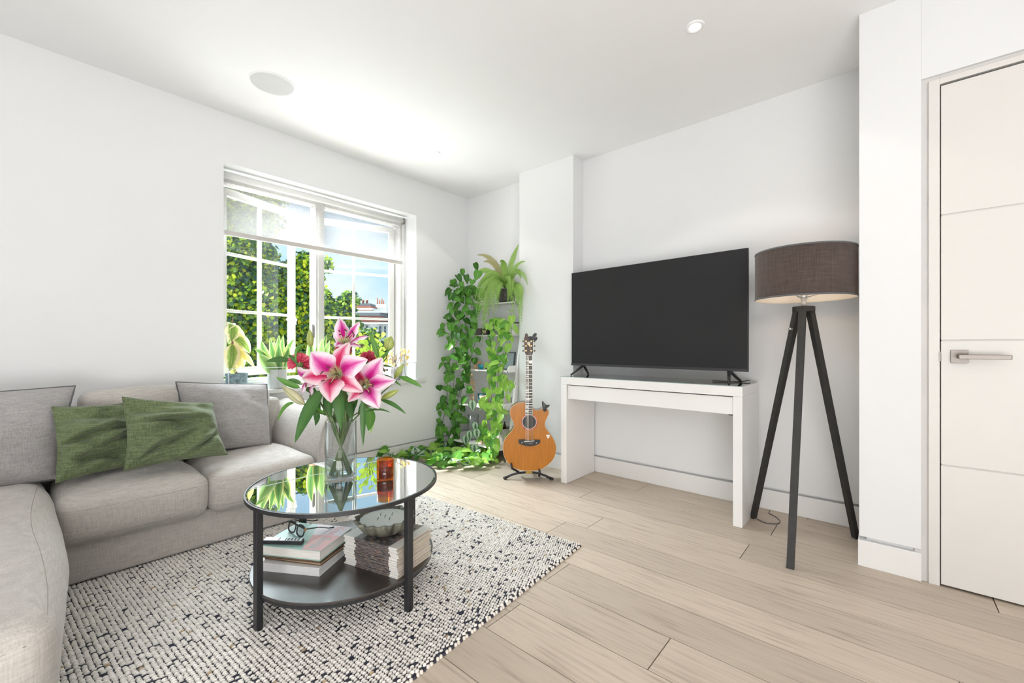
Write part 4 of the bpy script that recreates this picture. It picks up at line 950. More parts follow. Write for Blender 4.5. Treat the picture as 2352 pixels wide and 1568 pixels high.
def strip(base, tip, width, droop=(0, 0, 0), nrm=None, n=12, fold=.18, sh=.85, twist=0, tipw=0, prof=None):
    """lance-shaped leaf: a folded strip from base to tip bending by droop"""
    base, tip, droop = V(base), V(tip), V(droop); nrm = (nrm or -F_ + V((0, 0, .6)))
    def fn(u, v):
        c = base.lerp(tip, v) + droop*(4*v*(1-v)); e = .01
        d = (base.lerp(tip, min(1, v+e))+droop*(4*min(1, v+e)*(1-min(1, v+e))) - base.lerp(tip, max(0, v-e))-droop*(4*max(0, v-e)*(1-max(0, v-e))))
        d.normalize(); s_ = d.cross(nrm).normalized()
        if twist: s_ = Matrix.Rotation(twist*v, 3, d) @ s_
        nn = s_.cross(d).normalized()
        ww = width*(math.sin(math.pi*min(1, v**sh))**.8 if not prof else prof(v)) + tipw*(1-v)
        a = u*2-1; return c + s_*a*ww/2 + nn*abs(a)*ww*fold
    return MB().grid(fn, 6, n)

# ================================================================== LADDER SHELF
ld = thing('ladder_shelf', (2.84, 2.77, 0), 'white leaning ladder shelf crowded with plants in the corner', 'shelf')
ya, yb = 2.435, 3.105
def railx(z): return 2.735 + (2.975-2.735)*z/1.46
for y in (ya, yb):
    c0, c1 = V((railx(0), y, .0)), V((railx(1.46), y, 1.46))
    MB().add([(c0.x-.022, y-.010, 0), (c0.x+.022, y-.010, 0), (c0.x+.022, y+.010, 0), (c0.x-.022, y+.010, 0),
              (c1.x-.022, y-.010, 1.46), (c1.x+.020, y-.010, 1.46), (c1.x+.020, y+.010, 1.46), (c1.x-.022, y+.010, 1.46)],
             [(0, 3, 2, 1), (4, 5, 6, 7), (0, 1, 5, 4), (1, 2, 6, 5), (2, 3, 7, 6), (3, 0, 4, 7)]).build('side_rail', 'white_satin', ld, bevel=.002)
SHV = [(.125, 2.640), (.460, 2.690), (.785, 2.745), (1.105, 2.800), (1.400, 2.850)]
for z, xf in SHV:
    s_ = MB().box(xf, 2.985, ya+.012, yb-.012, z-.012, z).build('shelf_board', 'white_satin', ld, bevel=.001)
    for y in (ya+.0125, yb-.0225):
        pts = [(xf+.0, z-.012), (xf, z+.012), (xf+.012, z+.034), (xf+.03, z+.044), (2.985, z+.044), (2.985, z-.012)]
        MB().add([(p[0], y, p[1]) for p in pts] + [(p[0], y+.010, p[1]) for p in pts], [(0, 1, 2, 3, 4, 5), (11, 10, 9, 8, 7, 6)] + [(i, (i+1) % 6, 6+(i+1) % 6, 6+i) for i in range(6)]).build('end_lip', 'white_satin', s_)
mat('screw', (.05, .05, .05), .4)
for z in (.86, .885): MB().cyl((railx(z)-.005, ya-.0105, z), (railx(z)-.005, ya-.013, z), .004, n=10).build('bolt', 'screw', ld)

def pot(name, x, y, z, r0, r1, h, m, label, cat='pot', lip=.006, soil=True):
    t = thing(name, (x, y, z), label, cat)
    MB().lathe([(0, .0005), (r0*.96, .0005), (r0, .004), (r1, h-.012), (r1+lip*.3, h-.010), (r1+lip*.3, h), (r1-lip, h), (r1-lip, h-.02), (0, h-.02)], (x, y, z), 40).build('pot_body', m, t, smooth=False)
    if soil: MB().lathe([(0, h-.014), (r1-lip, h-.016)], (x, y, z), 24).build('soil', 'soil', t)
    return t
mat('pot_white', (.80, .79, .77), .35); mat('pot_grey', (.42, .41, .39), .7, bump=(60, .1)); mat('pot_pink', (.50, .42, .42), .6); mat('pot_teal', (.03, .15, .18), .25, var=(30, .6)); 
mat('pot_speckle', (.52, .42, .33), .6, var=(60, .5)); mat('pot_black', (.05, .045, .04), .5, var=(30, .8)); mat('pot_terracotta', (.62, .40, .27), .8)
mat('dark_box', (.16, .12, .12), .6); mat('frame_black', (.03, .03, .035), .4); mat('photo_glass', (.22, .27, .28), .2); mat('turquoise', (.02, .33, .46), .3, var=(60, .3)); mat('wood_light', (.52, .36, .22), .55, var=(30, .2, (1, 1, .15)))

# --- left hanging vine (dark green) from the top shelf down to and along the floor
lv = thing('trailing_vine', (2.87, 2.99, 1.400), 'dark green heart-leaved vine trailing from the top shelf to the floor, left side', 'plant')
MB().lathe([(0, 0), (.05, 0), (.062, .11), (.056, .11), (0, .10)], (2.87, 2.99, 1.401), 28).build('pot', 'pot_white', lv)
def X(u, v, x): 
    p = atx(u, v, x); p.y = min(p.y, WY-.03); return p
def strand(par, pts, m='vine_dark', r=.0022):
    # smooth through the points
    P = [V(p) for p in pts]; out = []
    for i in range(len(P)-1):
        p0, p1, p2, p3 = P[max(i-1, 0)], P[i], P[i+1], P[min(i+2, len(P)-1)]
        for s in range(4):
            t = s/4; out.append(.5*((2*p1)+(-p0+p2)*t+(2*p0-5*p1+4*p2-p3)*t*t+(-p0+3*p1-3*p2+p3)*t**3))
    out.append(P[-1]); MB().tube(out, r, 5).build('vine_stem', m, par, smooth=True); return out
budget = [0]
def leafy(par, path, step, size, mats, spread, floor=False, maxn=999):
    acc = 0
    for i in range(1, len(path)):
        acc += (path[i]-path[i-1]).length
        while acc > step and budget[0] < maxn:
            acc -= step; budget[0] += 1; p = path[i] + V((rl.uniform(-spread, 0), rl.uniform(-spread, spread), rl.uniform(-spread*.5, spread*.5)))
            p.y = min(p.y, WY-.04); p.x = min(p.x, 2.97)
            s = size*rl.uniform(.65, 1.2)
            if floor:
                p.z = max(.02, min(p.z, .12)) + rl.uniform(0, .03)
                put_leaf(par, rl.choice(mats), p, s, V((rl.uniform(-1, .5), rl.uniform(-1, .6), rl.uniform(-.35, .25))), V((-.5+rl.uniform(-.5, .5), -.45+rl.uniform(-.5, .5), .8)))
            else:
                p.z = max(.04, p.z); put_leaf(par, rl.choice(mats), p, s)
S = []
X0v = 2.72
for (us, x_) in (((1085, 1058, 1050, 1062, 1052, 1045, 1040, 1045, 1032), 2.66), ((1088, 1072, 1068, 1075, 1068, 1062, 1055, 1052, 1050), 2.70),
                 ((1092, 1090, 1086, 1090, 1080, 1076, 1066, 1060, 1058), 2.72), ((1080, 1048, 1040, 1048, 1036, 1030, 1024, 1020, 1015), 2.62), ((1096, 1098, 1096, 1086, 1084, 1070, 1060, 1056, 1052), 2.74)):
    vv = (650, 668, 720, 770, 820, 870, 920, 975, 1030)
    pts = [V((2.87, 2.98, 1.50)), V((x_+.06, 2.99, 1.54))] + [X(u+rl.uniform(-4, 4), v, x_) for u, v in zip(us[1:], vv[1:])]
    S.append(strand(lv, pts, 'vine_dark' if len(S) % 2 else 'vine'))
budget[0] = 0
for s_ in S: leafy(lv, s_, .043, .082, ['leaf_deep', 'leaf_mid', 'leaf_mid'], .055, maxn=190)
for (u, v) in ((1090, 612), (1062, 625), (1070, 640), (1050, 640), (1040, 650), (1035, 660), (1085, 650), (1100, 630), (1060, 655), (1075, 665), (1045, 680), (1035, 672), (1058, 690), (1075, 690), (1088, 672)):
    put_leaf(lv, rl.choice(['leaf_deep', 'leaf_mid']), X(u, v-8, 2.70), rl.uniform(.07, .10))
# side shoots towards the wall
for pl_ in (((1055, 850), (1030, 840), (1020, 835)), ((1055, 760), (1040, 745), (1028, 740), (1017, 757)), ((1050, 800), (1035, 775), (1022, 762)), ((1045, 930), (1025, 925), (1010, 930)), ((1050, 720), (1045, 700), (1040, 698)), ((1040, 985), (1015, 975), (1005, 973))):
    s_ = strand(lv, [X(u, v, 2.62) for u, v in pl_], 'vine', .0016); leafy(lv, s_, .05, .075, ['leaf_mid'], .02, maxn=215)
    put_leaf(lv, 'leaf_mid', s_[-1], .08, V((-.6, .3, -.5)))
for pl_ in (((1040, 1020), (1015, 1035), (985, 1040), (950, 1042), (915, 1046), (885, 1042)), ((1045, 1035), (1020, 1050), (985, 1055), (955, 1052)), ((1055, 1040), (1030, 1062), (1000, 1064)), ((1050, 1030), (1010, 1022), (985, 1035)), ((1035, 1010), (1000, 1030), (960, 1035), (930, 1040))):
    pts = []
    for u, v in pl_:
        p = atz(u, v-6, .05)
        if p.y > WY-.06: p = aty(u, v, WY-.07); p.z = max(.03, p.z)
        pts.append(p)
    s_ = strand(lv, pts, 'vine', .002); leafy(lv, s_, .021, .098, ['leaf_mid', 'leaf_mid', 'leaf_deep', 'leaf_lime', 'leaf_silver'], .05, floor=True, maxn=298)
# --- right hanging vine (lime green)
rv = thing('trailing_pothos', (2.86, 2.60, 1.105), 'lime green heart-leaved vine spilling over the right side of the shelves', 'plant')
MB().lathe([(0, 0), (.055, 0), (.065, .10), (.060, .10), (0, .09)], (2.875, 2.62, 1.106), 28).build('pot', 'pot_black', rv)
S = []; budget[0] = 0
for (us, x_) in (((1160, 1150, 1145, 1140, 1135, 1130, 1128, 1130, 1120), 2.66), ((1170, 1165, 1160, 1150, 1146, 1140, 1136, 1140, 1145), 2.64), ((1150, 1135, 1128, 1120, 1122, 1118, 1120, 1112, 1105), 2.68),
                 ((1165, 1170, 1172, 1158, 1152, 1148, 1150, 1148, 1130), 2.63), ((1155, 1145, 1138, 1130, 1128, 1124, 1115, 1100, 1090), 2.66)):
    vv = (725, 745, 790, 830, 870, 920, 965, 1005, 1045)
    pts = [V((2.87, 2.62, 1.19)), V((2.80, 2.62, 1.22))] + [X(u+rl.uniform(-4, 4), v, x_) for u, v in zip(us[1:], vv[1:])]
    S.append(strand(rv, pts, 'vine'))
for s_ in S: leafy(rv, s_, .036, .080, ['leaf_lime', 'leaf_lime', 'leaf_mid'], .050, maxn=175)
for pl_ in (((1160, 860), (1172, 880), (1180, 890), (1185, 878)), ((1155, 850), (1165, 868), (1170, 905)), ((1150, 990), (1160, 1000), (1168, 995)), ((1170, 740), (1175, 720), (1165, 708))):
    s_ = strand(rv, [X(u, v, 2.60) for u, v in pl_], 'vine', .0016); leafy(rv, s_, .05, .07, ['leaf_lime'], .015, maxn=190)
for pl_ in (((1120, 1030), (1105, 1055), (1085, 1068), (1065, 1070), (1045, 1066)), ((1125, 1035), (1120, 1060), (1100, 1070)), ((1110, 1030), (1080, 1050), (1050, 1055), (1030, 1055)), ((1110, 1010), (1090, 1030), (1070, 1045), (1040, 1048))):
    s_ = strand(rv, [atz(u, v-9, .05) for u, v in pl_], 'vine', .002); leafy(rv, s_, .028, .10, ['leaf_lime', 'leaf_lime', 'leaf_mid', 'leaf_silver'], .045, floor=True, maxn=275)
for (u, v, x_) in ((1085, 930, 2.62), (1095, 995, 2.60), (1092, 980, 2.62), (1078, 1000, 2.58), (1090, 1030, 2.58), (1070, 1010, 2.6)):
    put_leaf(rv, 'leaf_silver', X(u, v-10, x_), .10, V((.1, .1, -1)))
# --- fern on top
fn_ = thing('fern', (2.90, 2.62, 1.400), 'arching light green fern in a dark patterned pot on the top shelf', 'plant')
fp0 = V((2.90, 2.62, 1.401))
MB().lathe([(0, 0), (.055, 0), (.078, .05), (.080, .12), (.074, .12), (0, .11)], fp0, 32).build('pot', 'pot_black', fn_)
uv_mix('fern_leaf', [(0, (.42, .60, .16)), (.5, (.32, .54, .12)), (1, (.27, .48, .10))], trans=.40)
uv_mix('fern_dry', [(0, (.45, .42, .20)), (1, (.40, .36, .16))], trans=.3)
def frond(ctrl, tip, xx, m='fern_leaf', w0=.040):
    r0 = fp0 + V((0, 0, .13)); c = X(*ctrl, xx[0]); t_ = X(*tip, xx[1]); mb = MB(); N = 46; prev = None; pts = []
    for i in range(N+1):
        t = i/N; pts.append((1-t)**2*r0 + 2*t*(1-t)*c + t*t*t_)
    mb.tube(pts[::3], .0013, 4)
    for i in range(3, N):
        p = pts[i]; d = (pts[i+1]-pts[i-1]).normalized(); n0 = V((-.7, -.6, .4)); s_ = d.cross(n0).normalized()
        ww = w0*min(1, .35+i/N*3)*(1-(i/N)**3)*rl.uniform(.85, 1.1); h_ = .0042
        for sg in (-1, 1):
            q = p + s_*sg*ww + d*.010 + n0*-.006 + V((0, 0, -.004)); mid = p + s_*sg*ww*.5 + d*.006
            mb.add([p-d*h_, mid-d*h_*.9+n0*.002, q, mid+d*h_*1.1+n0*.002, p+d*h_], [(0, 1, 2, 3, 4)], [(.5, i/N), (.7, i/N), (.99, i/N), (.7, i/N), (.5, i/N+.01)])
    mb.build('frond', m, fn_)
for c_, t_, xx, *mm in [((1140, 578), (1097, 585), (2.85, 2.80), 'fern_dry'), ((1172, 600), (1191, 561), (2.85, 2.85)), ((1198, 590), (1212, 655), (2.80, 2.72)), ((1105, 600), (1090, 695), (2.75, 2.68)),
        ((1108, 605), (1097, 745), (2.74, 2.66)), ((1120, 600), (1106, 800), (2.72, 2.62)), ((1112, 605), (1116, 765), (2.72, 2.63)), ((1136, 600), (1133, 745), (2.73, 2.64)), ((1106, 600), (1093, 725), (2.73, 2.65)), ((1192, 612), (1199, 745), (2.74, 2.67)), ((1126, 595), (1110, 735), (2.73, 2.65)), ((1166, 600), (1174, 670), (2.76, 2.7)), ((1128, 605), (1130, 712), (2.74, 2.66)), ((1142, 612), (1143, 718), (2.74, 2.68)), ((1150, 625), (1141, 690), (2.74, 2.68)),
        ((1172, 615), (1182, 742), (2.74, 2.68)), ((1196, 615), (1194, 765), (2.74, 2.68)), ((1188, 620), (1187, 705), (2.75, 2.70)), ((1198, 620), (1200, 720), (2.74, 2.68)), ((1112, 590), (1088, 640), (2.80, 2.74)),
        ((1125, 595), (1115, 700), (2.76, 2.70)), ((1135, 600), (1120, 740), (2.74, 2.68)), ((1160, 590), (1150, 600), (2.8, 2.75)), ((1180, 600), (1205, 600), (2.82, 2.78)), ((1185, 605), (1172, 690), (2.75, 2.7)),
        ((1100, 615), (1110, 770), (2.72, 2.64)), ((1145, 590), (1112, 600), (2.85, 2.8), 'fern_dry'), ((1178, 620), (1165, 700), (2.76, 2.7)), ((1205, 630), (1198, 690), (2.74, 2.70)), ((1118, 610), (1108, 680), (2.74, 2.70)),
        ((1190, 590), (1196, 640), (2.82, 2.78)), ((1130, 590), (1100, 660), (2.78, 2.72))]:
    frond(c_, t_, xx, *(mm or ['fern_leaf']))
# --- things on the shelves
def bx(name, x0, x1, y0, y1, z0, z1, m, label, cat, part='body'):
    t = thing(name, ((x0+x1)/2, (y0+y1)/2, z0), label, cat); MB().box(x0, x1, y0, y1, z0+.0005, z1).build(part, m, t, bevel=.003); return t
t = bx('storage_tin', 2.86, 2.95, 2.46, 2.57, 1.105, 1.205, 'pot_white', 'white tin with a black lid at the right end of the fourth shelf', 'tin'); MB().box(2.855, 2.955, 2.455, 2.575, 1.205, 1.213).build('lid', 'frame_black', t)
t = bx('keepsake_box', 2.86, 2.95, 2.90, 3.03, 1.105, 1.17, 'dark_box', 'dark plum box on the fourth shelf behind the left vine', 'box'); MB().box(2.857, 2.953, 2.897, 3.033, 1.155, 1.172).build('lid', 'dark_box', t)
t = bx('candle_box', 2.83, 2.92, 2.78, 2.86, 1.105, 1.165, 'frame_black', 'black box on the fourth shelf between the two vines', 'box'); MB().box(2.8285, 2.83, 2.80, 2.84, 1.12, 1.15).build('paper_label', 'pot_terracotta', t)
t = thing('photo_frame', (2.86, 2.56, .785), 'dark glass picture frame leaning at the right of the third shelf', 'picture frame')
MB().obox((2.875, 2.545, .868), (.006, 0, .0), (0, .062, 0), (.012, 0, .080)).build('frame_body', 'frame_black', t, bevel=.001); MB().obox((2.868, 2.545, .868), (.0005, 0, 0), (0, .052, 0), (.0105, 0, .070)).build('picture', 'photo_glass', t)
t = thing('wooden_block', (2.80, 2.90, .785), 'upright striped wooden block on the third shelf', 'ornament'); MB().box(2.785, 2.825, 2.86, 2.92, .7855, .865).build('block', 'wood_light', t, bevel=.002); MB().box(2.7845, 2.8255, 2.88, 2.884, .786, .8655).build('dark_stripe', 'rosewood', t)
t = thing('elephant_figurine', (2.79, 2.83, .785), 'small turquoise patterned elephant figurine on the third shelf', 'ornament')
e_ = MB(); ec = V((2.79, 2.825, .785)); e_.sphere(ec+V((0, 0, .030)), (.013, .024, .015), 14, 10); e_.sphere(ec+V((0, .026, .036)), (.010, .012, .012), 12, 8)
for dx in (-.007, .007):
    for dy in (-.014, .014): e_.cyl(ec+V((dx, dy, .0005)), ec+V((dx, dy, .025)), .0055, .0065, 10)
e_.build('elephant_body', 'turquoise', t, smooth=True); MB().tube([ec+V((0, .034, .038)), ec+V((0, .042, .028)), ec+V((0, .041, .014))], [.005, .004, .003], 8).build('trunk', 'turquoise', t, smooth=True)
for dx in (-.011, .011): MB().sphere(ec+V((dx, .022, .036)), (.002, .009, .010), 10, 6).build('ear', 'turquoise', t, smooth=True)
t = thing('dark_ornament', (2.80, 2.765, .785), 'tiny black animal figurine beside the turquoise elephant', 'ornament')
e_ = MB(); ec = V((2.80, 2.765, .785)); e_.sphere(ec+V((0, 0, .012)), (.006, .011, .007), 10, 8); e_.sphere(ec+V((0, .010, .02)), (.004, .005, .005), 8, 6); [e_.cyl(ec+V((0, dy, .0005)), ec+V((0, dy, .01)), .003, n=8) for dy in (-.007, .007)]
e_.build('figure', 'frame_black', t, smooth=True)
t = thing('artist_mannequin', (2.77, 2.93, .460), 'jointed wooden artist mannequin standing on the second shelf', 'mannequin')
mc = V((2.77, 2.925, .460)); W_ = 'wood_light'
MB().cyl(mc+V((0, 0, .0005)), mc+V((0, 0, .012)), .035, n=24).build('base_disc', W_, t); MB().cyl(mc+V((.012, 0, .012)), mc+V((.012, 0, .13)), .002, n=6).build('support_rod', 'steel', t)
tb_ = MB(); tb_.sphere(mc+V((0, 0, .20)), (.014, .022, .026), 14, 10); tb_.sphere(mc+V((0, 0, .155)), (.013, .018, .018), 12, 8); tb_.build('torso', W_, t, smooth=True)
MB().sphere(mc+V((0, 0, .262)), (.012, .012, .019), 12, 10).cyl(mc+V((0, 0, .225)), mc+V((0, 0, .25)), .005, n=8).build('head', W_, t, smooth=True)
for s in (-1, 1):
    MB().tube([mc+V((0, s*.010, .145)), mc+V((0, s*.016, .08))], [.0095, .006], 10).tube([mc+V((0, s*.016, .08)), mc+V((.004, s*.018, .02))], [.008, .005], 10).sphere(mc+V((-.006, s*.018, .017)), (.012, .006, .005), 8, 6).build('leg', W_, t, smooth=True)
    MB().tube([mc+V((0, s*.024, .215)), mc+V((-.004, s*.040, .165))], [.007, .005], 10).tube([mc+V((-.004, s*.040, .165)), mc+V((-.012, s*.050, .125))], [.006, .004], 10).sphere(mc+V((-.012, s*.052, .118)), (.004, .005, .009), 8, 6).build('arm', W_, t, smooth=True)
pot('teal_pot', 2.81, 2.83, .460, .035, .042, .098, 'pot_teal', 'dark teal glazed pot with leaf pattern on the second shelf', soil=True)
pot('speckled_pot', 2.76, 2.755, .460, .030, .040, .088, 'pot_speckle', 'speckled terracotta pot beside the teal pot on the second shelf')
pot('blush_pot', 2.83, 2.535, .460, .042, .045, .085, 'pot_pink', 'dusty pink cylindrical pot at the right of the second shelf')
t = pot('grey_planter', 2.80, 2.565, .125, .070, .082, .150, 'pot_grey', 'pale grey concrete planter holding small brown bottles on the bottom shelf', 'planter')
mat('bottle_brown', (.05, .022, .012), .15)
for i, (dx, dy) in enumerate(((-.02, .03), (-.01, 0), (.02, -.02))):
    b = thing('small_bottle', (2.80+dx, 2.575+dy, .262), ('small brown bottle at the left in the grey planter', 'small brown bottle in the middle of the grey planter', 'small brown bottle at the right in the grey planter')[i], 'bottle', 'bottles in the grey planter')
    MB().lathe([(0, .0), (.012, .0), (.012, .035), (.006, .044), (.006, .052), (0, .052)], (2.80+dx, 2.575+dy, .262), 14).build('bottle_body', 'bottle_brown', b, smooth=True); MB().cyl((2.80+dx, 2.575+dy, .312), (2.80+dx, 2.575+dy, .326), .0075, n=12).build('cap', 'frame_black', b)
t = thing('glass_cylinder_vase', (2.76, 2.90, .125), 'empty clear glass cylinder vase on the bottom shelf behind the vines', 'vase'); MB().lathe([(0, .002), (.05, .002), (.052, .008), (.052, .24), (.049, .24), (.049, .01), (0, .008)], (2.76, 2.90, .125), 32).build('glass_wall', 'vase_glass', t, smooth=True)
t = bx('folded_cloth', 2.70, 2.80, 2.69, 2.78, .125, .165, 'pot_terracotta', 'small rust brown pot box on the bottom shelf behind the lime vine', 'box')
MB().box(2.70, 2.80, 2.69, 2.78, .155, .168).build('lid', 'rosewood', t)

# ================================================================== WINDOWSILL PLANTS
ZS = .700
rp = thing('rubber_plant', (0.938, 3.30, ZS), 'variegated rubber plant in a blue-grey patterned pot at the left of the sill', 'plant')
mat('pot_blue', (.24, .33, .37), .5, var=(45, .6)); mat('bark', (.22, .13, .08), .8)
uv_mix('rubber_leaf', [(0, (.36, .44, .10)), (.06, (.14, .26, .06)), (.45, (.30, .42, .10)), (.66, (.80, .72, .42)), (1, (.82, .70, .50))], trans=.40, wob=.22, nscale=5)
uv_mix('rubber_yellow', [(0, (.62, .62, .18)), (.5, (.80, .70, .22)), (1, (.86, .78, .55))], trans=.45, wob=.2, nscale=5)
MB().lathe([(0, .001), (.060, .001), (.064, .10), (.067, .102), (.067, .118), (.062, .118), (.062, .105), (0, .105)], (0.938, 3.30, ZS), 36).build('pot', 'pot_blue', rp)
Y = lambda u, v, y=3.30: aty(u, v, y)
MB().tube([V((0.938, 3.30, .80)), Y(537, 830), Y(534, 790), Y(533, 750), Y(535, 727)], [.008, .008, .007, .005, .002], 8).build('trunk', 'bark', rp, smooth=True)
for b_, t_, w_, m_, dr, y2 in [((535, 745), (531, 783), .095, 'rubber_leaf', 0, 3.27), ((536, 775), (574, 812), .085, 'rubber_leaf', .02, 3.28), ((534, 790), (527, 852), .095, 'rubber_leaf', 0, 3.27), ((536, 790), (558, 846), .085, 'rubber_yellow', 0, 3.29), ((535, 750), (552, 800), .09, 'rubber_yellow', 0, 3.32),
                               ((538, 805), (585, 845), .045, 'rubber_yellow', .02, 3.27), ((533, 742), (524, 756), .05, 'rubber_leaf', .01, 3.26), ((540, 808), (532, 862), .08, 'rubber_yellow', 0, 3.31), ((534, 760), (524, 790), .05, 'rubber_leaf', 0, 3.33)]:
    a_, c_ = Y(*b_, 3.295), Y(*t_, y2); MB_ = strip(a_, c_, w_, (0, -.02, dr), V((-.3, -1, .15)), sh=.75, fold=.06); MB_.build('leaf', m_, rp, smooth=True)
uv_mix('snake_leaf', [(0, (.10, .26, .08)), (.55, (.24, .42, .12)), (.68, (.26, .46, .12)), (.74, (.80, .80, .30)), (1, (.86, .84, .40))], trans=.35, wob=.06, nscale=10)
uv_mix('snake_pale', [(0, (.30, .50, .16)), (.7, (.42, .62, .25)), (1, (.80, .85, .55))], trans=.4, wob=.12, nscale=8)
mat('marble', (.58, .57, .55), .35, var=(14, .30, (1, 1, .3)))
def snake(x, y, m, label, leaves, r=.062, h=.135):
    t = thing('snake_plant', (x, y, ZS), label, 'plant', 'snake plants on the windowsill')
    MB().lathe([(0, .001), (r, .001), (r, h), (r-.006, h), (r-.006, h-.02), (0, h-.02)], (x, y, ZS), 40).build('pot', m, t)
    for b_, t_, w_, dr, y2, mm in leaves:
        strip(V((x+(b_-.5)*.06, y+(y2-y)*.3, ZS+h-.03)), Y(*t_, y2), w_, dr, V((-.25, -1, .1)), sh=.62, fold=.10).build('leaf', mm, t, smooth=True)
    return t
snake(1.185, 3.275, 'marble', 'snake plant in a grey marble-look pot behind the grey pillow',
      [(.2, (601, 782), 0.063, (-.02, 0, .02), 3.27, 'snake_leaf'), (.1, (584, 803), 0.051, (-.01, 0, .05), 3.24, 'snake_leaf'), (.4, (620, 774), 0.054, (0, 0, 0), 3.29, 'snake_leaf'), (.5, (641, 768), 0.054, (.0, 0, .01), 3.30, 'snake_leaf'),
       (.6, (640, 787), 0.068, (0, 0, 0), 3.24, 'snake_leaf'), (.7, (651, 768), 0.051, (0, 0, 0), 3.32, 'snake_leaf'), (.8, (676, 779), 0.045, (0, 0, .04), 3.30, 'snake_leaf'), (.8, (663, 794), 0.068, (.01, 0, 0), 3.26, 'snake_leaf'), (.2, (597, 812), 0.090, (-.015, 0, .01), 3.22, 'snake_pale'), (.5, (668, 797), 0.042, (0, 0, .03), 3.27, 'snake_leaf'), (.5, (629, 782), 0.045, (0, 0, .02), 3.32, 'snake_pale'), (.3, (612, 822), 0.075, (-.01, 0, .0), 3.25, 'snake_leaf')])
snake(1.475, 3.30, 'pot_terracotta', 'snake plant in a terracotta pot behind the lilies',
      [(.2, (717, 770), 0.068, (-.02, 0, .02), 3.30, 'snake_leaf'), (.5, (741, 776), 0.075, (0, 0, 0), 3.28, 'snake_pale'), (.8, (758, 780), 0.068, (0, 0, 0), 3.31, 'snake_pale'), (.4, (727, 795), 0.060, (0, 0, 0), 3.26, 'snake_leaf'), (.6, (750, 768), 0.060, (0, 0, 0), 3.33, 'snake_leaf')], r=.052, h=.10)
# round-leaved plant
pp = thing('coin_leaf_plant', (1.92, 3.29, ZS), 'bushy yellow-green round-leaved plant on the sill behind the lilies', 'plant')
MB().lathe([(0, .001), (.045, .001), (.058, .09), (.052, .09), (0, .08)], (1.92, 3.29, ZS), 32).build('pot', 'pot_white', pp)
uv_mix('coin_leaf', [(0, (.45, .60, .10)), (1, (.34, .52, .05))], trans=.45)
cm = heart_mesh('leaf', 'coin_leaf', 1, .95, .02, .02)
for k in range(46):
    u, v = rl.uniform(815, 893), rl.uniform(770, 835)
    if (u-855)**2/45**2 + (v-805)**2/42**2 > 1: continue
    p = Y(u, v, 3.29+rl.uniform(-.05, .05)); MB().tube([V((1.92, 3.29, .79)), V((1.92, 3.29, .79)).lerp(p, .5)+V((0, 0, .03)), p], .0012, 4).build('leaf_stalk', 'vine', pp)
    inst(cm, 'leaf', pp, frame(p, V((rl.uniform(-1, 1), -.2, rl.uniform(-1, .5))), V((-.5+rl.uniform(-.5, .5), -1, .4)), rl.uniform(.035, .055)))
# dry plant in lilac ribbed pot
dp = thing('wilted_plant', (2.17, 3.285, ZS), 'half-dried trailing plant in a ribbed lilac-grey pot at the right of the sill', 'plant')
mat('pot_lilac', (.56, .50, .51), .55)
MB().lathe([(0, .001), (.045, .001), (.060, .03), (.064, .075), (.054, .12), (.048, .12), (.048, .10), (0, .10)], (2.17, 3.285, ZS), 96, fn=lambda t, i: 1+.025*math.cos(16*t)).build('pot', 'pot_lilac', dp, smooth=True)
uv_mix('dry_leaf', [(0, (.62, .42, .16)), (1, (.75, .60, .26))], trans=.4); uv_mix('pale_leaf', [(0, (.60, .66, .30)), (1, (.75, .74, .42))], trans=.45)
dm = [heart_mesh('leaf', 'dry_leaf', 1, .5, .3, .3), heart_mesh('leaf', 'pale_leaf', 1, .7, .1, .1)]
for k in range(26):
    a = rl.uniform(0, 6.28); c0 = V((2.17, 3.285, .81)); p = Y(rl.uniform(882, 938), rl.uniform(800, 838), 3.285+rl.uniform(-.05, .05))
    MB().tube([c0, c0.lerp(p, .4)+V((rl.uniform(-.03, .03), 0, .05)), c0.lerp(p, .8)+V((rl.uniform(-.02, .02), 0, .03)), p], .0014, 4).build('twig', 'bark', dp)
    inst(rl.choice(dm), 'leaf', dp, frame(p, V((rl.uniform(-.6, .6), -.2, -1)), V((rl.uniform(-.5, .5), -1, .3)), rl.uniform(.025, .05)))
mc_ = thing('metal_cube', (2.262, 3.26, ZS), 'small brushed metal cube at the right end of the sill', 'ornament'); MB().box(2.247, 2.277, 3.245, 3.275, ZS+.0005, ZS+.030).build('cube_body', 'steel', mc_, bevel=.001); MB().box(2.2465, 2.2575, 3.2445, 3.246, ZS+.002, ZS+.029).build('dark_face', 'frame_black', mc_)

# ================================================================== VASE AND BOUQUET
VC = atz(783, 1099, GZ); VC.z = GZ; VD = (VC-O_).dot(F_)
vs_ = thing('glass_vase', (VC.x, VC.y, GZ), 'tall clear glass cylinder vase of water on the glass table', 'vase')
MB().lathe([(0, .001), (.0615, .001), (.0625, .004), (.0625, .245), (.0595, .245), (.0595, .018), (.05, .014), (0, .014)], (VC.x, VC.y, GZ), 64).build('glass_wall', 'vase_glass', vs_, smooth=True)
MB().lathe([(.0595, .244), (.0612, .2465), (.0626, .244)], (VC.x, VC.y, GZ), 64).build('rim_edge', 'acrylic', vs_, smooth=True)
MB().lathe([(0, .0155), (.0588, .0185), (.0588, .084), (0, .083)], (VC.x, VC.y, GZ), 64).build('water', 'water', vs_, smooth=True)
MB().lathe([(.0588, .083), (.0594, .0855), (.057, .083)], (VC.x, VC.y, GZ), 64).build('water_line', 'acrylic', vs_, smooth=True)
def B(u, v, d=0): return atd(u, v, VD+d)
uv_mix('lily_leaf', [(0, (.13, .26, .07)), (.05, (.055, .15, .03)), (.3, (.06, .17, .035)), (1, (.045, .13, .03))], trans=.18, rough=.4, wob=.03)
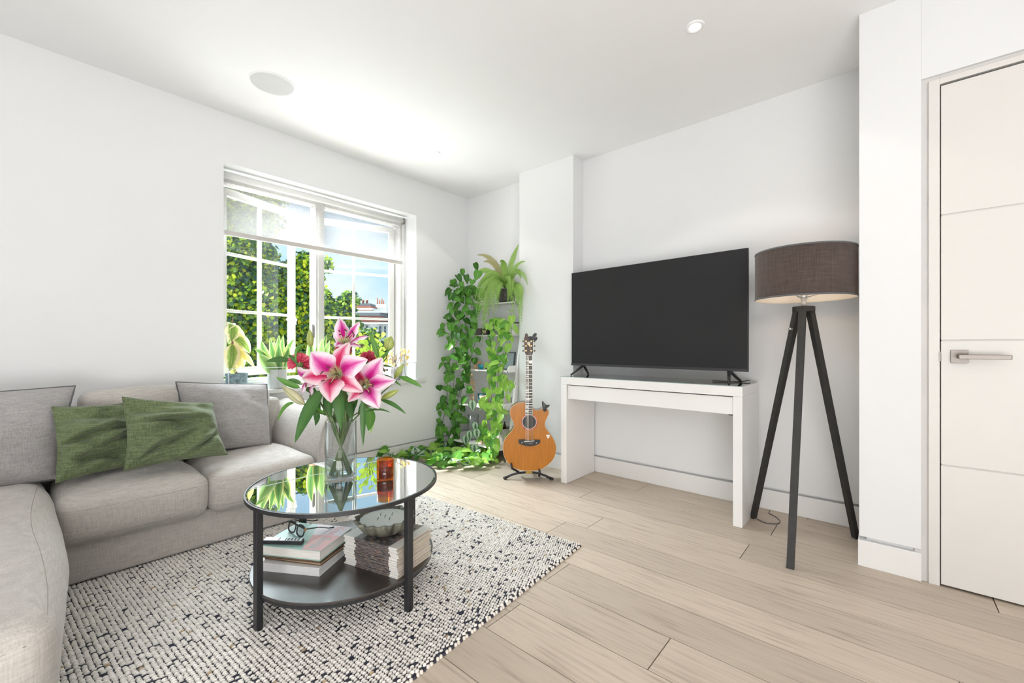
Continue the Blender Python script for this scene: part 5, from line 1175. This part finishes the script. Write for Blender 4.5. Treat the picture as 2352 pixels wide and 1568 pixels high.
uv_mix('lily_leaf_light', [(0, (.25, .42, .10)), (.05, (.12, .30, .05)), (1, (.10, .26, .05))], trans=.28, rough=.4, wob=.03)
mat('stem_green', (.10, .17, .045), .45, var=(20, .25)); mat('anther', (.10, .022, .015), .7); mat('filament', (.58, .66, .30), .5)
mat('stamen_tip', (.32, .38, .30), .5)
def petal_mat(name, edge, mid, core, throat):
    m = bpy.data.materials.new(name); m.use_nodes = True; n, l = nodes_of(m); b = n['Principled BSDF']; b.inputs['Roughness'].default_value = .5; b.inputs['Specular IOR Level'].default_value = .3
    t = n.new('ShaderNodeTexCoord'); s = n.new('ShaderNodeSeparateXYZ'); l.new(t.outputs['UV'], s.inputs[0])
    a = n.new('ShaderNodeMath'); a.operation = 'MULTIPLY_ADD'; a.inputs[1].default_value = 2; a.inputs[2].default_value = -1; l.new(s.outputs[0], a.inputs[0])
    ab = n.new('ShaderNodeMath'); ab.operation = 'ABSOLUTE'; l.new(a.outputs[0], ab.inputs[0])
    nz = n.new('ShaderNodeTexNoise'); nz.inputs['Scale'].default_value = 7; l.new(t.outputs['UV'], nz.inputs['Vector'])
    z1_ = n.new('ShaderNodeMath'); z1_.operation = 'MULTIPLY_ADD'; z1_.inputs[1].default_value = .25; z1_.inputs[2].default_value = -.12; l.new(nz.outputs['Fac'], z1_.inputs[0])
    tp_ = n.new('ShaderNodeMath'); tp_.operation = 'POWER'; tp_.inputs[1].default_value = 3.2; l.new(s.outputs[1], tp_.inputs[0])
    t2 = n.new('ShaderNodeMath'); t2.operation = 'MULTIPLY_ADD'; t2.inputs[1].default_value = .75; l.new(tp_.outputs[0], t2.inputs[0]); l.new(ab.outputs[0], t2.inputs[2])
    t3 = n.new('ShaderNodeMath'); t3.operation = 'ADD'; l.new(t2.outputs[0], t3.inputs[0]); l.new(z1_.outputs[0], t3.inputs[1])
    r = n.new('ShaderNodeValToRGB'); e = r.color_ramp.elements; e[0].position = 0; e[0].color = (*core, 1); e[1].position = .92; e[1].color = (*edge, 1); x = e.new(.50); x.color = (*mid, 1)
    x = e.new(.20); x.color = (*core, 1)
    l.new(t3.outputs[0], r.inputs[0])
    mr = n.new('ShaderNodeMapRange'); mr.inputs[1].default_value = .10; mr.inputs[2].default_value = .26; l.new(s.outputs[1], mr.inputs[0])
    mx = n.new('ShaderNodeMix'); mx.data_type = 'RGBA'; mx.inputs[6].default_value = (*throat, 1); l.new(mr.outputs[0], mx.inputs[0]); l.new(r.outputs[0], mx.inputs[7]); l.new(mx.outputs[2], b.inputs['Base Color'])
    tr = n.new('ShaderNodeBsdfTranslucent'); ms = n.new('ShaderNodeMixShader'); ms.inputs[0].default_value = .28; l.new(mx.outputs[2], tr.inputs[0]); o = n['Material Output']
    l.new(b.outputs[0], ms.inputs[1]); l.new(tr.outputs[0], ms.inputs[2]); l.new(ms.outputs[0], o.inputs[0]); M[name] = m
petal_mat('petal_magenta', (.93, .80, .87), (.78, .20, .50), (.58, .010, .24), (.60, .60, .30))
petal_mat('petal_rose', (.92, .72, .76), (.76, .17, .32), (.56, .012, .09), (.62, .50, .32))
def petal(par, c, tip, w_, face, cup=.014, hump=.03, back=.02, m='petal_magenta', ruff=.003, seed=0):
    c, tip, face = V(c), V(tip), V(face).normalized(); d = tip-c; L = d.length; d.normalize(); s_ = d.cross(face).normalized(); nn = s_.cross(d)
    if nn.dot(face) < 0: nn = -nn
    def fn(u, v):
        a = u*2-1; ww = w_*(math.sin(math.pi*min(1, (v*.93+.045))**.88)**.85)
        if v > .985: ww *= .35
        h = -.022*(1-v)**2 + hump*math.sin(math.pi*v**1.1)*.9 - back*v**3
        p = c + d*L*v + nn*h + s_*a*ww/2
        p = p + nn*(-cup*abs(a)**1.8*math.sin(math.pi*v)*.9 + .004*math.exp(-(a/.12)**2)*-1) 
        p = p + nn*ruff*math.sin(v*22+seed+a*2)*abs(a)**2
        return p
    return MB().grid(fn, 10, 18).build('petal', m, par, smooth=True)
def lily(c, face, tips, label, stem_to, widths, st_dir=None, ms=None, anth=6, back=.02, stl=.055, hump=.03):
    face = V(face).normalized(); t = thing('lily', tuple(c), label, 'flower', 'pink stargazer-type lilies in the vase'.replace('stargazer-type ', 'and white '))
    for i, (tp_, w_) in enumerate(zip(tips, widths)):
        petal(t, c - face*.004 + face*(.004 if i % 2 == 0 else 0), tp_, w_, face, m=(ms[i] if ms else 'petal_magenta'), seed=i*2.1, back=back, hump=hump)
    cc = c - face*.016; up_ = face.orthogonal().normalized(); sd = face.cross(up_); rs = random.Random(len(label))
    for k in range(anth):
        a = 2*math.pi*k/anth + .4; e = cc + face*(stl+.016) + (up_*math.cos(a)+sd*math.sin(a))*.030 + V((0, 0, -.008))
        fl_ = MB().tube([cc, cc.lerp(e, .5)+face*.006, e], [.0016, .0012, .0010], 6).build('stamen', 'filament', t, smooth=True)
        ad = (up_*-math.sin(a) + sd*math.cos(a) + U_*rs.uniform(.2, 1)).normalized()
        MB().tube([e-ad*.009, e-ad*.004, e+ad*.004, e+ad*.009], [.001, .0026, .0026, .001], 6).build('anther', 'anther', fl_, smooth=True)
    e = cc + face*(stl+.026) + V((0, 0, -.012)); MB().tube([cc, cc.lerp(e, .5)+face*.004, e], [.0022, .0018, .0018], 6).sphere(e, .0042, 8, 6).build('pistil', 'stamen_tip', t, smooth=True)
    b0 = c - face*.03; pts = [c - face*.012, b0 - face*.02 + V((0, 0, -.01)), (b0*.45 + V(stem_to[0])*.55) + V((0, 0, .01)), V(stem_to[0]), V(stem_to[1])]
    MB().tube(pts, [.004, .0045, .005, .0055, .0055], 8).build('stem', 'stem_green', t, smooth=True); return t
def neck(k): a = 2.399*k; return V((VC.x+.036*math.cos(a), VC.y+.036*math.sin(a), GZ+.225))
def foot(k): a = 2.399*k+math.pi; return V((VC.x+.044*math.cos(a), VC.y+.044*math.sin(a), GZ+.022))
toc = -F_
c1 = B(772, 858, -.16)
t_ = lily(c1, toc+V((0, 0, .12))-R_*.05, [B(711, 810, -.19), B(797, 785, -.15), B(837, 826, -.19), B(828, 898, -.19), B(755, 919, -.22), B(688, 868, -.17)],
     'largest open pink and white lily at the front centre', (neck(0), foot(0)), [.098, .072, .094, .070, .098, .072], ms=['petal_magenta', 'petal_rose', 'petal_magenta', 'petal_rose', 'petal_rose', 'petal_rose'], hump=.035)
c2 = B(836, 882, -.10)
lily(c2, toc*.9+R_*.35+V((0, 0, .10)), [B(811, 842, -.09), B(876, 824, -.11), B(904, 874, -.12), B(868, 933, -.14), B(801, 921, -.14), B(838, 838, -.04)],
     'open pink lily low on the right of the bouquet', (neck(1), foot(1)), [.062, .082, .068, .082, .052, .058], ms=['petal_rose', 'petal_magenta', 'petal_magenta', 'petal_magenta', 'petal_rose', 'petal_magenta'])
c3 = B(792, 784, -.05)
lily(c3, V((0, 0, .9))+toc*.35+R_*.3, [B(781, 729, -.02), B(825, 738, -.02), B(849, 770, -.05), B(766, 760, .0), B(770, 794, -.11), B(828, 795, -.08)],
     'uppermost pink lily opening upwards with dark anthers', (neck(2), foot(2)), [.062, .045, .048, .04, .05, .05], back=.005, stl=.045, hump=.012)
c4 = B(731, 870, -.04)
lily(c4, toc*.6-R_*.7+V((0, 0, -.05)), [B(674, 845, -.04), B(686, 900, -.08), B(712, 915, -.07), B(716, 842, .0), B(750, 840, .02), B(700, 880, -.0)],
     'pink lily facing left, half behind the largest one', (neck(3), foot(3)), [.055, .062, .05, .05, .05, .04], anth=3)
# carnations
uv_mix('ruffle', [(0, (.78, .06, .13)), (.6, (.80, .10, .19)), (1, (.86, .20, .28))], trans=.25, sym=False, rough=.6)
def carnation(c, r, label, k):
    t = thing('carnation', tuple(c), label, 'flower', 'red-pink ruffled blooms in the vase'); rs = random.Random(k)
    for q in range(34):
        th, ph = rs.uniform(0, 6.28), math.acos(rs.uniform(-.25, 1)); d = V((math.sin(ph)*math.cos(th), math.sin(ph)*math.sin(th), math.cos(ph)))
        d = (d + toc*.35).normalized(); s_ = d.orthogonal().normalized(); s_ = Matrix.Rotation(rs.uniform(0, 6), 3, d) @ s_; n_ = d.cross(s_); R1 = r*rs.uniform(.85, 1.08); w_ = r*.8; sd = rs.uniform(0, 9)
        MB().grid(lambda u, v: c + d*R1*(.25+.75*v) + s_*(u-.5)*w_*(.3+.7*v) + n_*(.12*r*math.sin(u*15+sd)*v + .25*r*(v**2)*math.sin(sd)), 10, 4).build('petal', 'ruffle', t, smooth=True)
    MB().tube([c-V((0, 0, r*.5)), c.lerp(neck(k), .5), neck(k), foot(k)], .0035, 6).build('stem', 'stem_green', t, smooth=True)
    MB().lathe([(.004, -r*.7), (r*.35, -r*.25), (r*.4, .1*r)], c, 12).build('calyx', 'stem_green', t, smooth=True)
carnation(B(688, 835, -.02), .042, 'ruffled red-pink bloom at the left of the bouquet', 4)
carnation(B(845, 826, .02), .036, 'ruffled red-pink bloom behind the right of the largest lily', 5)
carnation(B(790, 806, .04), .036, 'ruffled red-pink bloom behind the top of the largest lily', 6)
# buds
mat('bud_green', (.34, .40, .10), .4, var=(14, .15)); mat('bud_pale', (.52, .50, .30), .4, var=(14, .15)); mat('bud_line', (.16, .22, .04), .5)
def bud(b_, t_, r, label, k, m='bud_green', d=0):
    b0, t0 = B(*b_, d), B(*t_, d-.01); L = (t0-b0).length; ax = (t0-b0).normalized(); th = thing('lily_bud', tuple(b0), label, 'bud', 'closed lily buds in the bouquet')
    s1, s2 = ax.orthogonal().normalized(), None; s2 = ax.cross(s1)
    def fn(u, v):
        a = 2*math.pi*u; rr_ = r*(math.sin(math.pi*min(1, v*.96+.02)**.8)**.75)*(1+.07*math.cos(3*a)); return b0 + ax*L*v + (s1*math.cos(a)+s2*math.sin(a))*rr_
    o = MB().grid(fn, 24, 14).build('bud_body', m, th, smooth=True)
    for k3 in range(3):
        a = math.pi/3+2*math.pi*k3/3; MB().tube([fn(a/(2*math.pi), v)-(s1*math.cos(a)+s2*math.sin(a))*.0003 for v in np.linspace(.05, .95, 10)], .0010, 4).build('seam', 'bud_line', o)
    MB().tube([b0+ax*.004, b0-ax*.03+V((0, 0, -.005)), b0.lerp(neck(k), .6), neck(k), foot(k)], [.003, .0025, .003, .0035, .0035], 6).build('stem', 'stem_green', th, smooth=True)
    return th
bud((714, 797), (711, 756), .0135, 'slim upright green lily bud at the upper left', 7, d=-.03)
bud((699, 928), (649, 886), .0185, 'large pale green bud drooping out at the lower left', 8, 'bud_pale', d=-.08)
bud((891, 804), (898, 772), .0200, 'plump green bud at the upper right with a pale gap', 9, d=.0)
bud((907, 867), (927, 835), .0120, 'slim green bud standing at the right, before the lilac pot', 10, d=-.02)
bud((877, 915), (916, 895), .0125, 'slim green bud pointing right, low on the bouquet', 11, d=-.03)
# foliage: its own stems with leaves
fo = thing('lily_foliage', tuple(VC+V((0, 0, .2))), 'dark green lance-shaped lily leaves filling the bouquet below the flowers', 'foliage')
for b_, t_, w_, dr, dd, mm in [((742, 895), (677, 1018), .056, (0, 0, .02), (-.10, -.16), 'lily_leaf'), ((775, 885), (783, 988), .044, (0, 0, .01), (-.12, -.15), 'lily_leaf'), ((834, 905), (834, 1024), .024, (0, 0, 0), (-.10, -.12), 'lily_leaf'),
        ((676, 925), (637, 969), .018, (-.005, 0, .02), (-.05, -.06), 'lily_leaf_light'), ((690, 890), (634, 865), .026, (0, 0, -.005), (-.05, -.08), 'lily_leaf_light'), ((695, 884), (655, 875), .018, (0, 0, .01), (-.04, -.06), 'lily_leaf'),
        ((668, 828), (610, 831), .030, (0, 0, .006), (-.02, -.08), 'lily_leaf'), ((662, 815), (686, 842), .014, (0, 0, .008), (-.08, -.10), 'lily_leaf'), ((706, 790), (682, 838), .014, (-.02, 0, .02), (-.06, -.09), 'lily_leaf_light'),
        ((915, 865), (970, 890), .022, (0, 0, .006), (0, -.03), 'lily_leaf_light'), ((868, 862), (923, 888), .016, (0, 0, .012), (-.04, -.05), 'lily_leaf'), ((874, 918), (933, 951), .018, (0, 0, .01), (-.03, -.05), 'lily_leaf'),
        ((842, 945), (898, 948), .010, (0, 0, .012), (-.04, -.05), 'lily_leaf'), ((868, 822), (847, 764), .024, (.006, 0, .0), (-.02, -.05), 'lily_leaf_light'), ((868, 830), (898, 800), .016, (0, 0, -.004), (-.02, -.03), 'lily_leaf_light'),
        ((722, 940), (724, 978), .026, (.01, 0, 0), (0, -.02), 'lily_leaf'), ((735, 905), (700, 960), .03, (0, 0, .02), (-.03, -.05), 'lily_leaf'), ((750, 900), (760, 960), .036, (0, 0, .0), (-.04, -.06), 'lily_leaf'), ((790, 900), (810, 965), .034, (0, 0, .0), (-.04, -.06), 'lily_leaf'),
        ((820, 905), (800, 960), .034, (0, 0, .0), (-.01, -.02), 'lily_leaf'), ((715, 900), (735, 950), .04, (0, 0, .0), (.02, .0), 'lily_leaf'), ((760, 885), (745, 955), .04, (0, 0, .0), (.02, .0), 'lily_leaf'), ((850, 905), (822, 955), .034, (0, 0, .0), (.02, .0), 'lily_leaf'),
        ((790, 890), (785, 955), .04, (0, 0, .0), (.03, .0), 'lily_leaf_light'), ((845, 935), (846, 990), .045, (.01, 0, 0), (-.01, -.04), 'lily_leaf_light'), ((700, 885), (730, 905), .03, (0, 0, .0), (-.06, -.07), 'lily_leaf'), ((720, 925), (748, 948), .014, (0, 0, -.01), (-.09, -.1), 'lily_leaf_light'),
        ((843, 940), (851, 996), .030, (.01, 0, 0), (.0, .0), 'snake_pale'), ((870, 835), (885, 855), .014, (0, 0, 0), (.0, .0), 'lily_leaf'), ((855, 845), (905, 845), .010, (0, 0, .01), (-.0, -.03), 'lily_leaf')]:
    strip(B(*b_, dd[0]), B(*t_, dd[1]), w_, dr, sh=.8, fold=.10).build('leaf', mm, fo, smooth=True)
for k in range(12, 18):
    a = B(740+17*(k-12), 900+rl.uniform(-10, 10), -.02); MB().tube([a, a.lerp(neck(k), .6), neck(k), neck(k).lerp(foot(k), .5), foot(k)], [.003, .004, .005, .0055, .0055], 8).build('stem', 'stem_green', fo, smooth=True)

# ================================================================== OUTSIDE
mat('tree_leaf', (.20, .36, .045), .45, var=(.9, .25)); 
m = M['tree_leaf']; n, l = nodes_of(m); b = n['Principled BSDF']; tr = n.new('ShaderNodeBsdfTranslucent'); mx = n.new('ShaderNodeMixShader'); mx.inputs[0].default_value = .5
at = n.new('ShaderNodeAttribute'); at.attribute_name = 'tint'; l.new(at.outputs['Color'], b.inputs['Base Color']); l.new(at.outputs['Color'], tr.inputs[0]); o = n['Material Output']; l.new(b.outputs[0], mx.inputs[1]); l.new(tr.outputs[0], mx.inputs[2]); l.new(mx.outputs[0], o.inputs[0])
mat('tree_bark', (.10, .075, .05), .9, bump=(20, .6)); mat('street', (.30, .30, .29), .9)
struct(MB().box(-60, 90, 4.4, 110, -9.2, -9.0), 'ground', 'street')
struct(MB().box(-6, 8, WY+.25, WY+.55, -9.0, .672), 'wall_outer', 'pot_terracotta')
def tree(name, blobs, trunk, leaf, label, seed, per=1.0):
    rs = np.random.RandomState(seed); t = thing(name, (trunk[0][0], trunk[0][1], -9.0), label, 'tree')
    base = WL[t.name]; out5 = np.array([(0, -.26), (.34, -.36), (.38, -.04), (.60, .16), (.38, .30), (.26, .48), (0, .74), (-.26, .48), (-.38, .30), (-.60, .16), (-.38, -.04), (-.34, -.36)])
    allv = []; k = 0
    for (c, r, n_) in blobs:
        n_ = int(n_*per); d = rs.normal(size=(n_, 3)); d /= np.linalg.norm(d, axis=1)[:, None]; rad = rs.uniform(.35, 1, n_)**.6
        P = np.array(c)[None] + d*rad[:, None]*np.array(r)[None] + rs.normal(scale=.04, size=(n_, 3))
        nr = d*.5 + rs.normal(scale=.7, size=(n_, 3)) + np.array((-.2, -.4, .5)); nr /= np.linalg.norm(nr, axis=1)[:, None]
        up = rs.normal(size=(n_, 3))*.6 + np.array((0, 0, -1)); y = up - nr*(up*nr).sum(1)[:, None]; y /= np.linalg.norm(y, axis=1)[:, None]; x = np.cross(y, nr)
        s = leaf*rs.uniform(.6, 1.2, n_)
        vv = P[:, None, :] + (x[:, None, :]*out5[None, :, 0:1] + y[:, None, :]*out5[None, :, 1:2])*s[:, None, None] + nr[:, None, :]*(np.abs(out5[None, :, 0:1])*.25)*s[:, None, None]
        allv.append(vv.reshape(-1, 3))
    A = np.concatenate(allv) - np.array((base.x, base.y, base.z)); N = len(A)//12
    me = bpy.data.meshes.new('foliage'); me.vertices.add(len(A)); me.vertices.foreach_set('co', A.astype('f').ravel()); me.loops.add(N*12); me.loops.foreach_set('vertex_index', np.arange(N*12, dtype='i'))
    me.polygons.add(N); me.polygons.foreach_set('loop_start', (np.arange(N)*12).astype('i')); 
    ca = me.color_attributes.new('tint', 'FLOAT_COLOR', 'POINT'); pal = np.array([(.66, .80, .05, 1), (.34, .56, .05, 1), (.14, .32, .06, 1), (.05, .15, .07, 1), (.03, .10, .09, 1)])  # sunlit and shaded leaves imitated by bright and dark tints, dealt at random
    ci = rs.choice(5, size=N, p=[.20, .22, .22, .20, .16]); ca.data.foreach_set('color', np.repeat(pal[ci], 12, axis=0).astype('f').ravel())
    me.materials.append(M['tree_leaf']); me.update(); me.validate()
    o = bpy.data.objects.new('foliage', me); col.objects.link(o); o.parent = t; WL[o.name] = base; o['kind'] = 'stuff'
    for q in trunk[1]: MB().tube([V(p) for p in q[0]], q[1], 8).build('branch', 'tree_bark', t, smooth=True)
    MB().tube([V(p) for p in trunk[2]], trunk[3], 12).build('trunk', 'tree_bark', t, smooth=True)
    return t
def D(u, v, d): p = atd(u, v, d); return (p.x, p.y, p.z)
tree('plane_tree', [(D(545, 690, 8.5), (1.1, .9, .75), 2600), (D(630, 705, 8.8), (.9, .9, .75), 2300), (D(540, 600, 8.6), (.85, .8, .65), 1500), (D(540, 500, 8.8), (.9, .8, .6), 1300), (D(695, 640, 9.0), (.34, .6, .55), 1000), (D(700, 730, 9.0), (.55, .7, .6), 1300),
                    (D(560, 790, 8.6), (1.2, .9, .7), 2000), (D(660, 790, 9), (1.1, .9, .7), 2000), (D(612, 600, 8.8), (.22, .3, .35), 160), (D(600, 450, 8.8), (.5, .5, .3), 300), (D(590, 880, 8.6), (1.8, 1, .7), 1400), (D(500, 640, 8.5), (.8, .9, 1.6), 1800), (D(690, 860, 9), (1.1, .9, .7), 1200)],
     ((D(560, 800, 9.2)[0], D(560, 800, 9.2)[1]), [([D(575, 800, 9), D(600, 740, 8.9), D(620, 680, 8.8)], [.06, .04, .015]), ([D(575, 800, 9), D(545, 700, 8.8), D(540, 560, 8.8)], [.07, .05, .015]), ([D(600, 790, 9), D(676, 760, 9), D(690, 640, 9)], [.05, .035, .012])],
      [(D(560, 800, 9.2)[0], D(560, 800, 9.2)[1], -9), D(560, 860, 9.2), D(575, 790, 9)], [.2, .13, .08]), .078, 'tall leafy plane tree close outside the left half of the window', 1, 2.4)
tree('street_tree', [(D(785, 715, 14), (.40, .5, .50), 700), (D(772, 745, 14), (.75, .6, .5), 800), (D(800, 690, 14.2), (.22, .3, .3), 160), (D(750, 608, 13), (.16, .2, .22), 60), (D(765, 800, 14), (.9, .8, .5), 800), (D(800, 745, 14), (.5, .4, .35), 350), (D(740, 700, 14), (.35, .5, .6), 350), (D(842, 770, 13.5), (.45, .4, .22), 200), (D(880, 800, 13.5), (.7, .4, .3), 300), (D(830, 830, 13.5), (1.2, .6, .35), 600), (D(822, 690, 14), (.1, .1, .2), 14)],
     ((D(770, 850, 14.5)[0], D(770, 850, 14.5)[1]), [([D(770, 830, 14), D(785, 760, 14), D(800, 690, 14)], [.05, .03, .01]), ([D(770, 830, 14), D(820, 800, 13.8), D(860, 775, 13.6)], [.04, .02, .01])], [(D(770, 850, 14.5)[0], D(770, 850, 14.5)[1], -9), D(770, 830, 14)], [.18, .06]), .115, 'yellow-green street tree in front of the brick building', 2, 1.7)
# brick terrace, built square to its own facade direction
mat('brick_wall', (.34, .125, .085), .85, var=(3, .2, (1, 1, 4))); mat('stone_trim', (.76, .75, .72), .8); mat('slate', (.16, .18, .21), .7, var=(6, .25, (1, 1, 6))); mat('stucco', (.80, .80, .79), .8); mat('pot_clay', (.42, .15, .09), .8); mat('dark_glass', (.10, .13, .17), .1)
BD = 44; fx = R_; fy = F_
def bz(v, d=BD): return 1+(795-v)*d/976
def bl(u, d=BD): return (u-1176)*d/976
def blk(name, u0, u1, v0, v1, d0, d1, m, par, z0=None):
    a = F_*d0 + R_*bl(u0, d0); b = F_*d0 + R_*bl(u1, d0); dd = F_*(d1-d0); zt = bz(v0, d0); zb = bz(v1, d0) if z0 is None else z0
    P = [a, b, b+dd, a+dd]; return MB().add([(p.x, p.y, zb) for p in P]+[(p.x, p.y, zt) for p in P], [(0, 3, 2, 1), (4, 5, 6, 7), (0, 1, 5, 4), (1, 2, 6, 5), (2, 3, 7, 6), (3, 0, 4, 7)]).build(name, m, par)
bd = thing('brick_building', tuple(F_*46 + R_*bl(850) + V((0, 0, -9))), 'red brick building with tall clay chimney pots beyond the street tree', 'building')
blk('upper_wall', 805, 872, 723, 742, BD, BD+8, 'brick_wall', bd); blk('parapet_coping', 804, 872, 718, 724.5, BD-.3, BD+8, 'slate', bd); blk('parapet', 806, 890, 713, 718, BD+.5, BD+7, 'stone_trim', bd)
blk('lower_wall', 760, 900, 742, 785, BD-.1, BD+8, 'stucco', bd); blk('cornice', 758, 902, 740, 744, BD-.6, BD, 'stone_trim', bd); blk('string_course', 758, 902, 783, 789, BD-.5, BD, 'stone_trim', bd); blk('ground_wall', 760, 905, 789, 830, BD, BD+8, 'brick_wall', bd, z0=-9)
ck = blk('chimney_stack', 812, 853, 702, 716, BD+1.5, BD+3.5, 'brick_wall', bd); blk('stack_band', 810, 855, 707, 711, BD+1.4, BD+3.6, 'stone_trim', ck); blk('stack_cap', 815, 851, 696.5, 702, BD+1.6, BD+3.4, 'slate', ck)
for i, u in enumerate((818, 822, 826, 831, 835, 840, 844)):
    c = F_*(BD+2.4+.3*(i % 2)) + R_*bl(u, BD+2.4); MB().tube([V((c.x, c.y, bz(698))), V((c.x, c.y, bz(685))), V((c.x, c.y, bz(684.5))), V((c.x, c.y, bz(683)))], [.095, .080, .105, .10], 10).build('chimney_pot', 'pot_clay', bd, smooth=True)
ar = F_*(BD+2) + R_*bl(831.5, BD+2); MB().tube([V((ar.x, ar.y, bz(690))), V((ar.x, ar.y, bz(666)))], .012, 5).build('aerial', 'grille', bd)
for (u0, u1, v0, v1) in ((827, 835, 746, 758), (838.5, 846.5, 746, 758), (817, 823, 746, 758)):
    w_ = blk('window', u0, u1, v0, v1, BD-.25, BD, 'stone_trim', bd); 
    for k in range(3):
        for q in range(3): uw, vw = (u1-u0-2)/3, (v1-v0-2)/3; blk('pane', u0+1+uw*k+.15, u0+1+uw*(k+1)-.15, v0+1+vw*q+.15, v0+1+vw*(q+1)-.15, BD-.28, BD-.25, 'dark_glass', w_)
for (u0, u1) in ((869, 876.5), (881, 887.5)):
    w_ = blk('tall_window', u0, u1, 747, 777, BD-.3, BD, 'stone_trim', bd); [blk('pane', u0+1, u1-1, 749+9*q, 757+9*q, BD-.34, BD-.3, 'dark_glass', w_) for q in range(3)]
cc = F_*(BD-.5) + R_*bl(874); 
sc_ = MB(); zc = bz(768)
for k in range(26):
    pass
spi = []
for k in range(40): a = k*.36; rr_ = .42*(1-k/46); p = F_*(BD-.5) + R_*(bl(866)+rr_*math.cos(a)); spi.append(V((p.x, p.y, zc+rr_*math.sin(a))))
sc_.tube(spi, .07, 6); sc_.build('scroll_ornament', 'stone_trim', bd, smooth=True)
b2 = thing('slate_roofed_building', tuple(F_*58 + R_*bl(890, 58) + V((0, 0, -9))), 'white building with pale chimney stack and four clay pots at the right', 'building')
blk('roof_slope', 871, 925, 719, 742, BD+9+.2, BD+9+8, 'slate', b2); blk('wall', 890, 940, 742, 830, BD+9+.3, BD+9+8, 'stucco', b2, z0=-9); blk('roof_parapet', 872, 925, 714, 719.5, BD+9+.1, BD+9+8, 'stone_trim', b2)
ck = blk('chimney_stack', 863, 886, 698, 714, BD+9+2, BD+9+4, 'stucco', b2); blk('stack_band', 862, 887, 703, 706, BD+9+1.9, BD+9+4.1, 'stone_trim', ck)
for u, v in ((867, 682), (872, 687), (877, 684), (881, 688)): c = F_*(BD+9+2.8) + R_*bl(u, BD+9+2.8); MB().tube([V((c.x, c.y, bz(699, BD+11))), V((c.x, c.y, bz(v, BD+11)))], [.085, .075], 10).build('chimney_pot', 'pot_clay', b2, smooth=True)
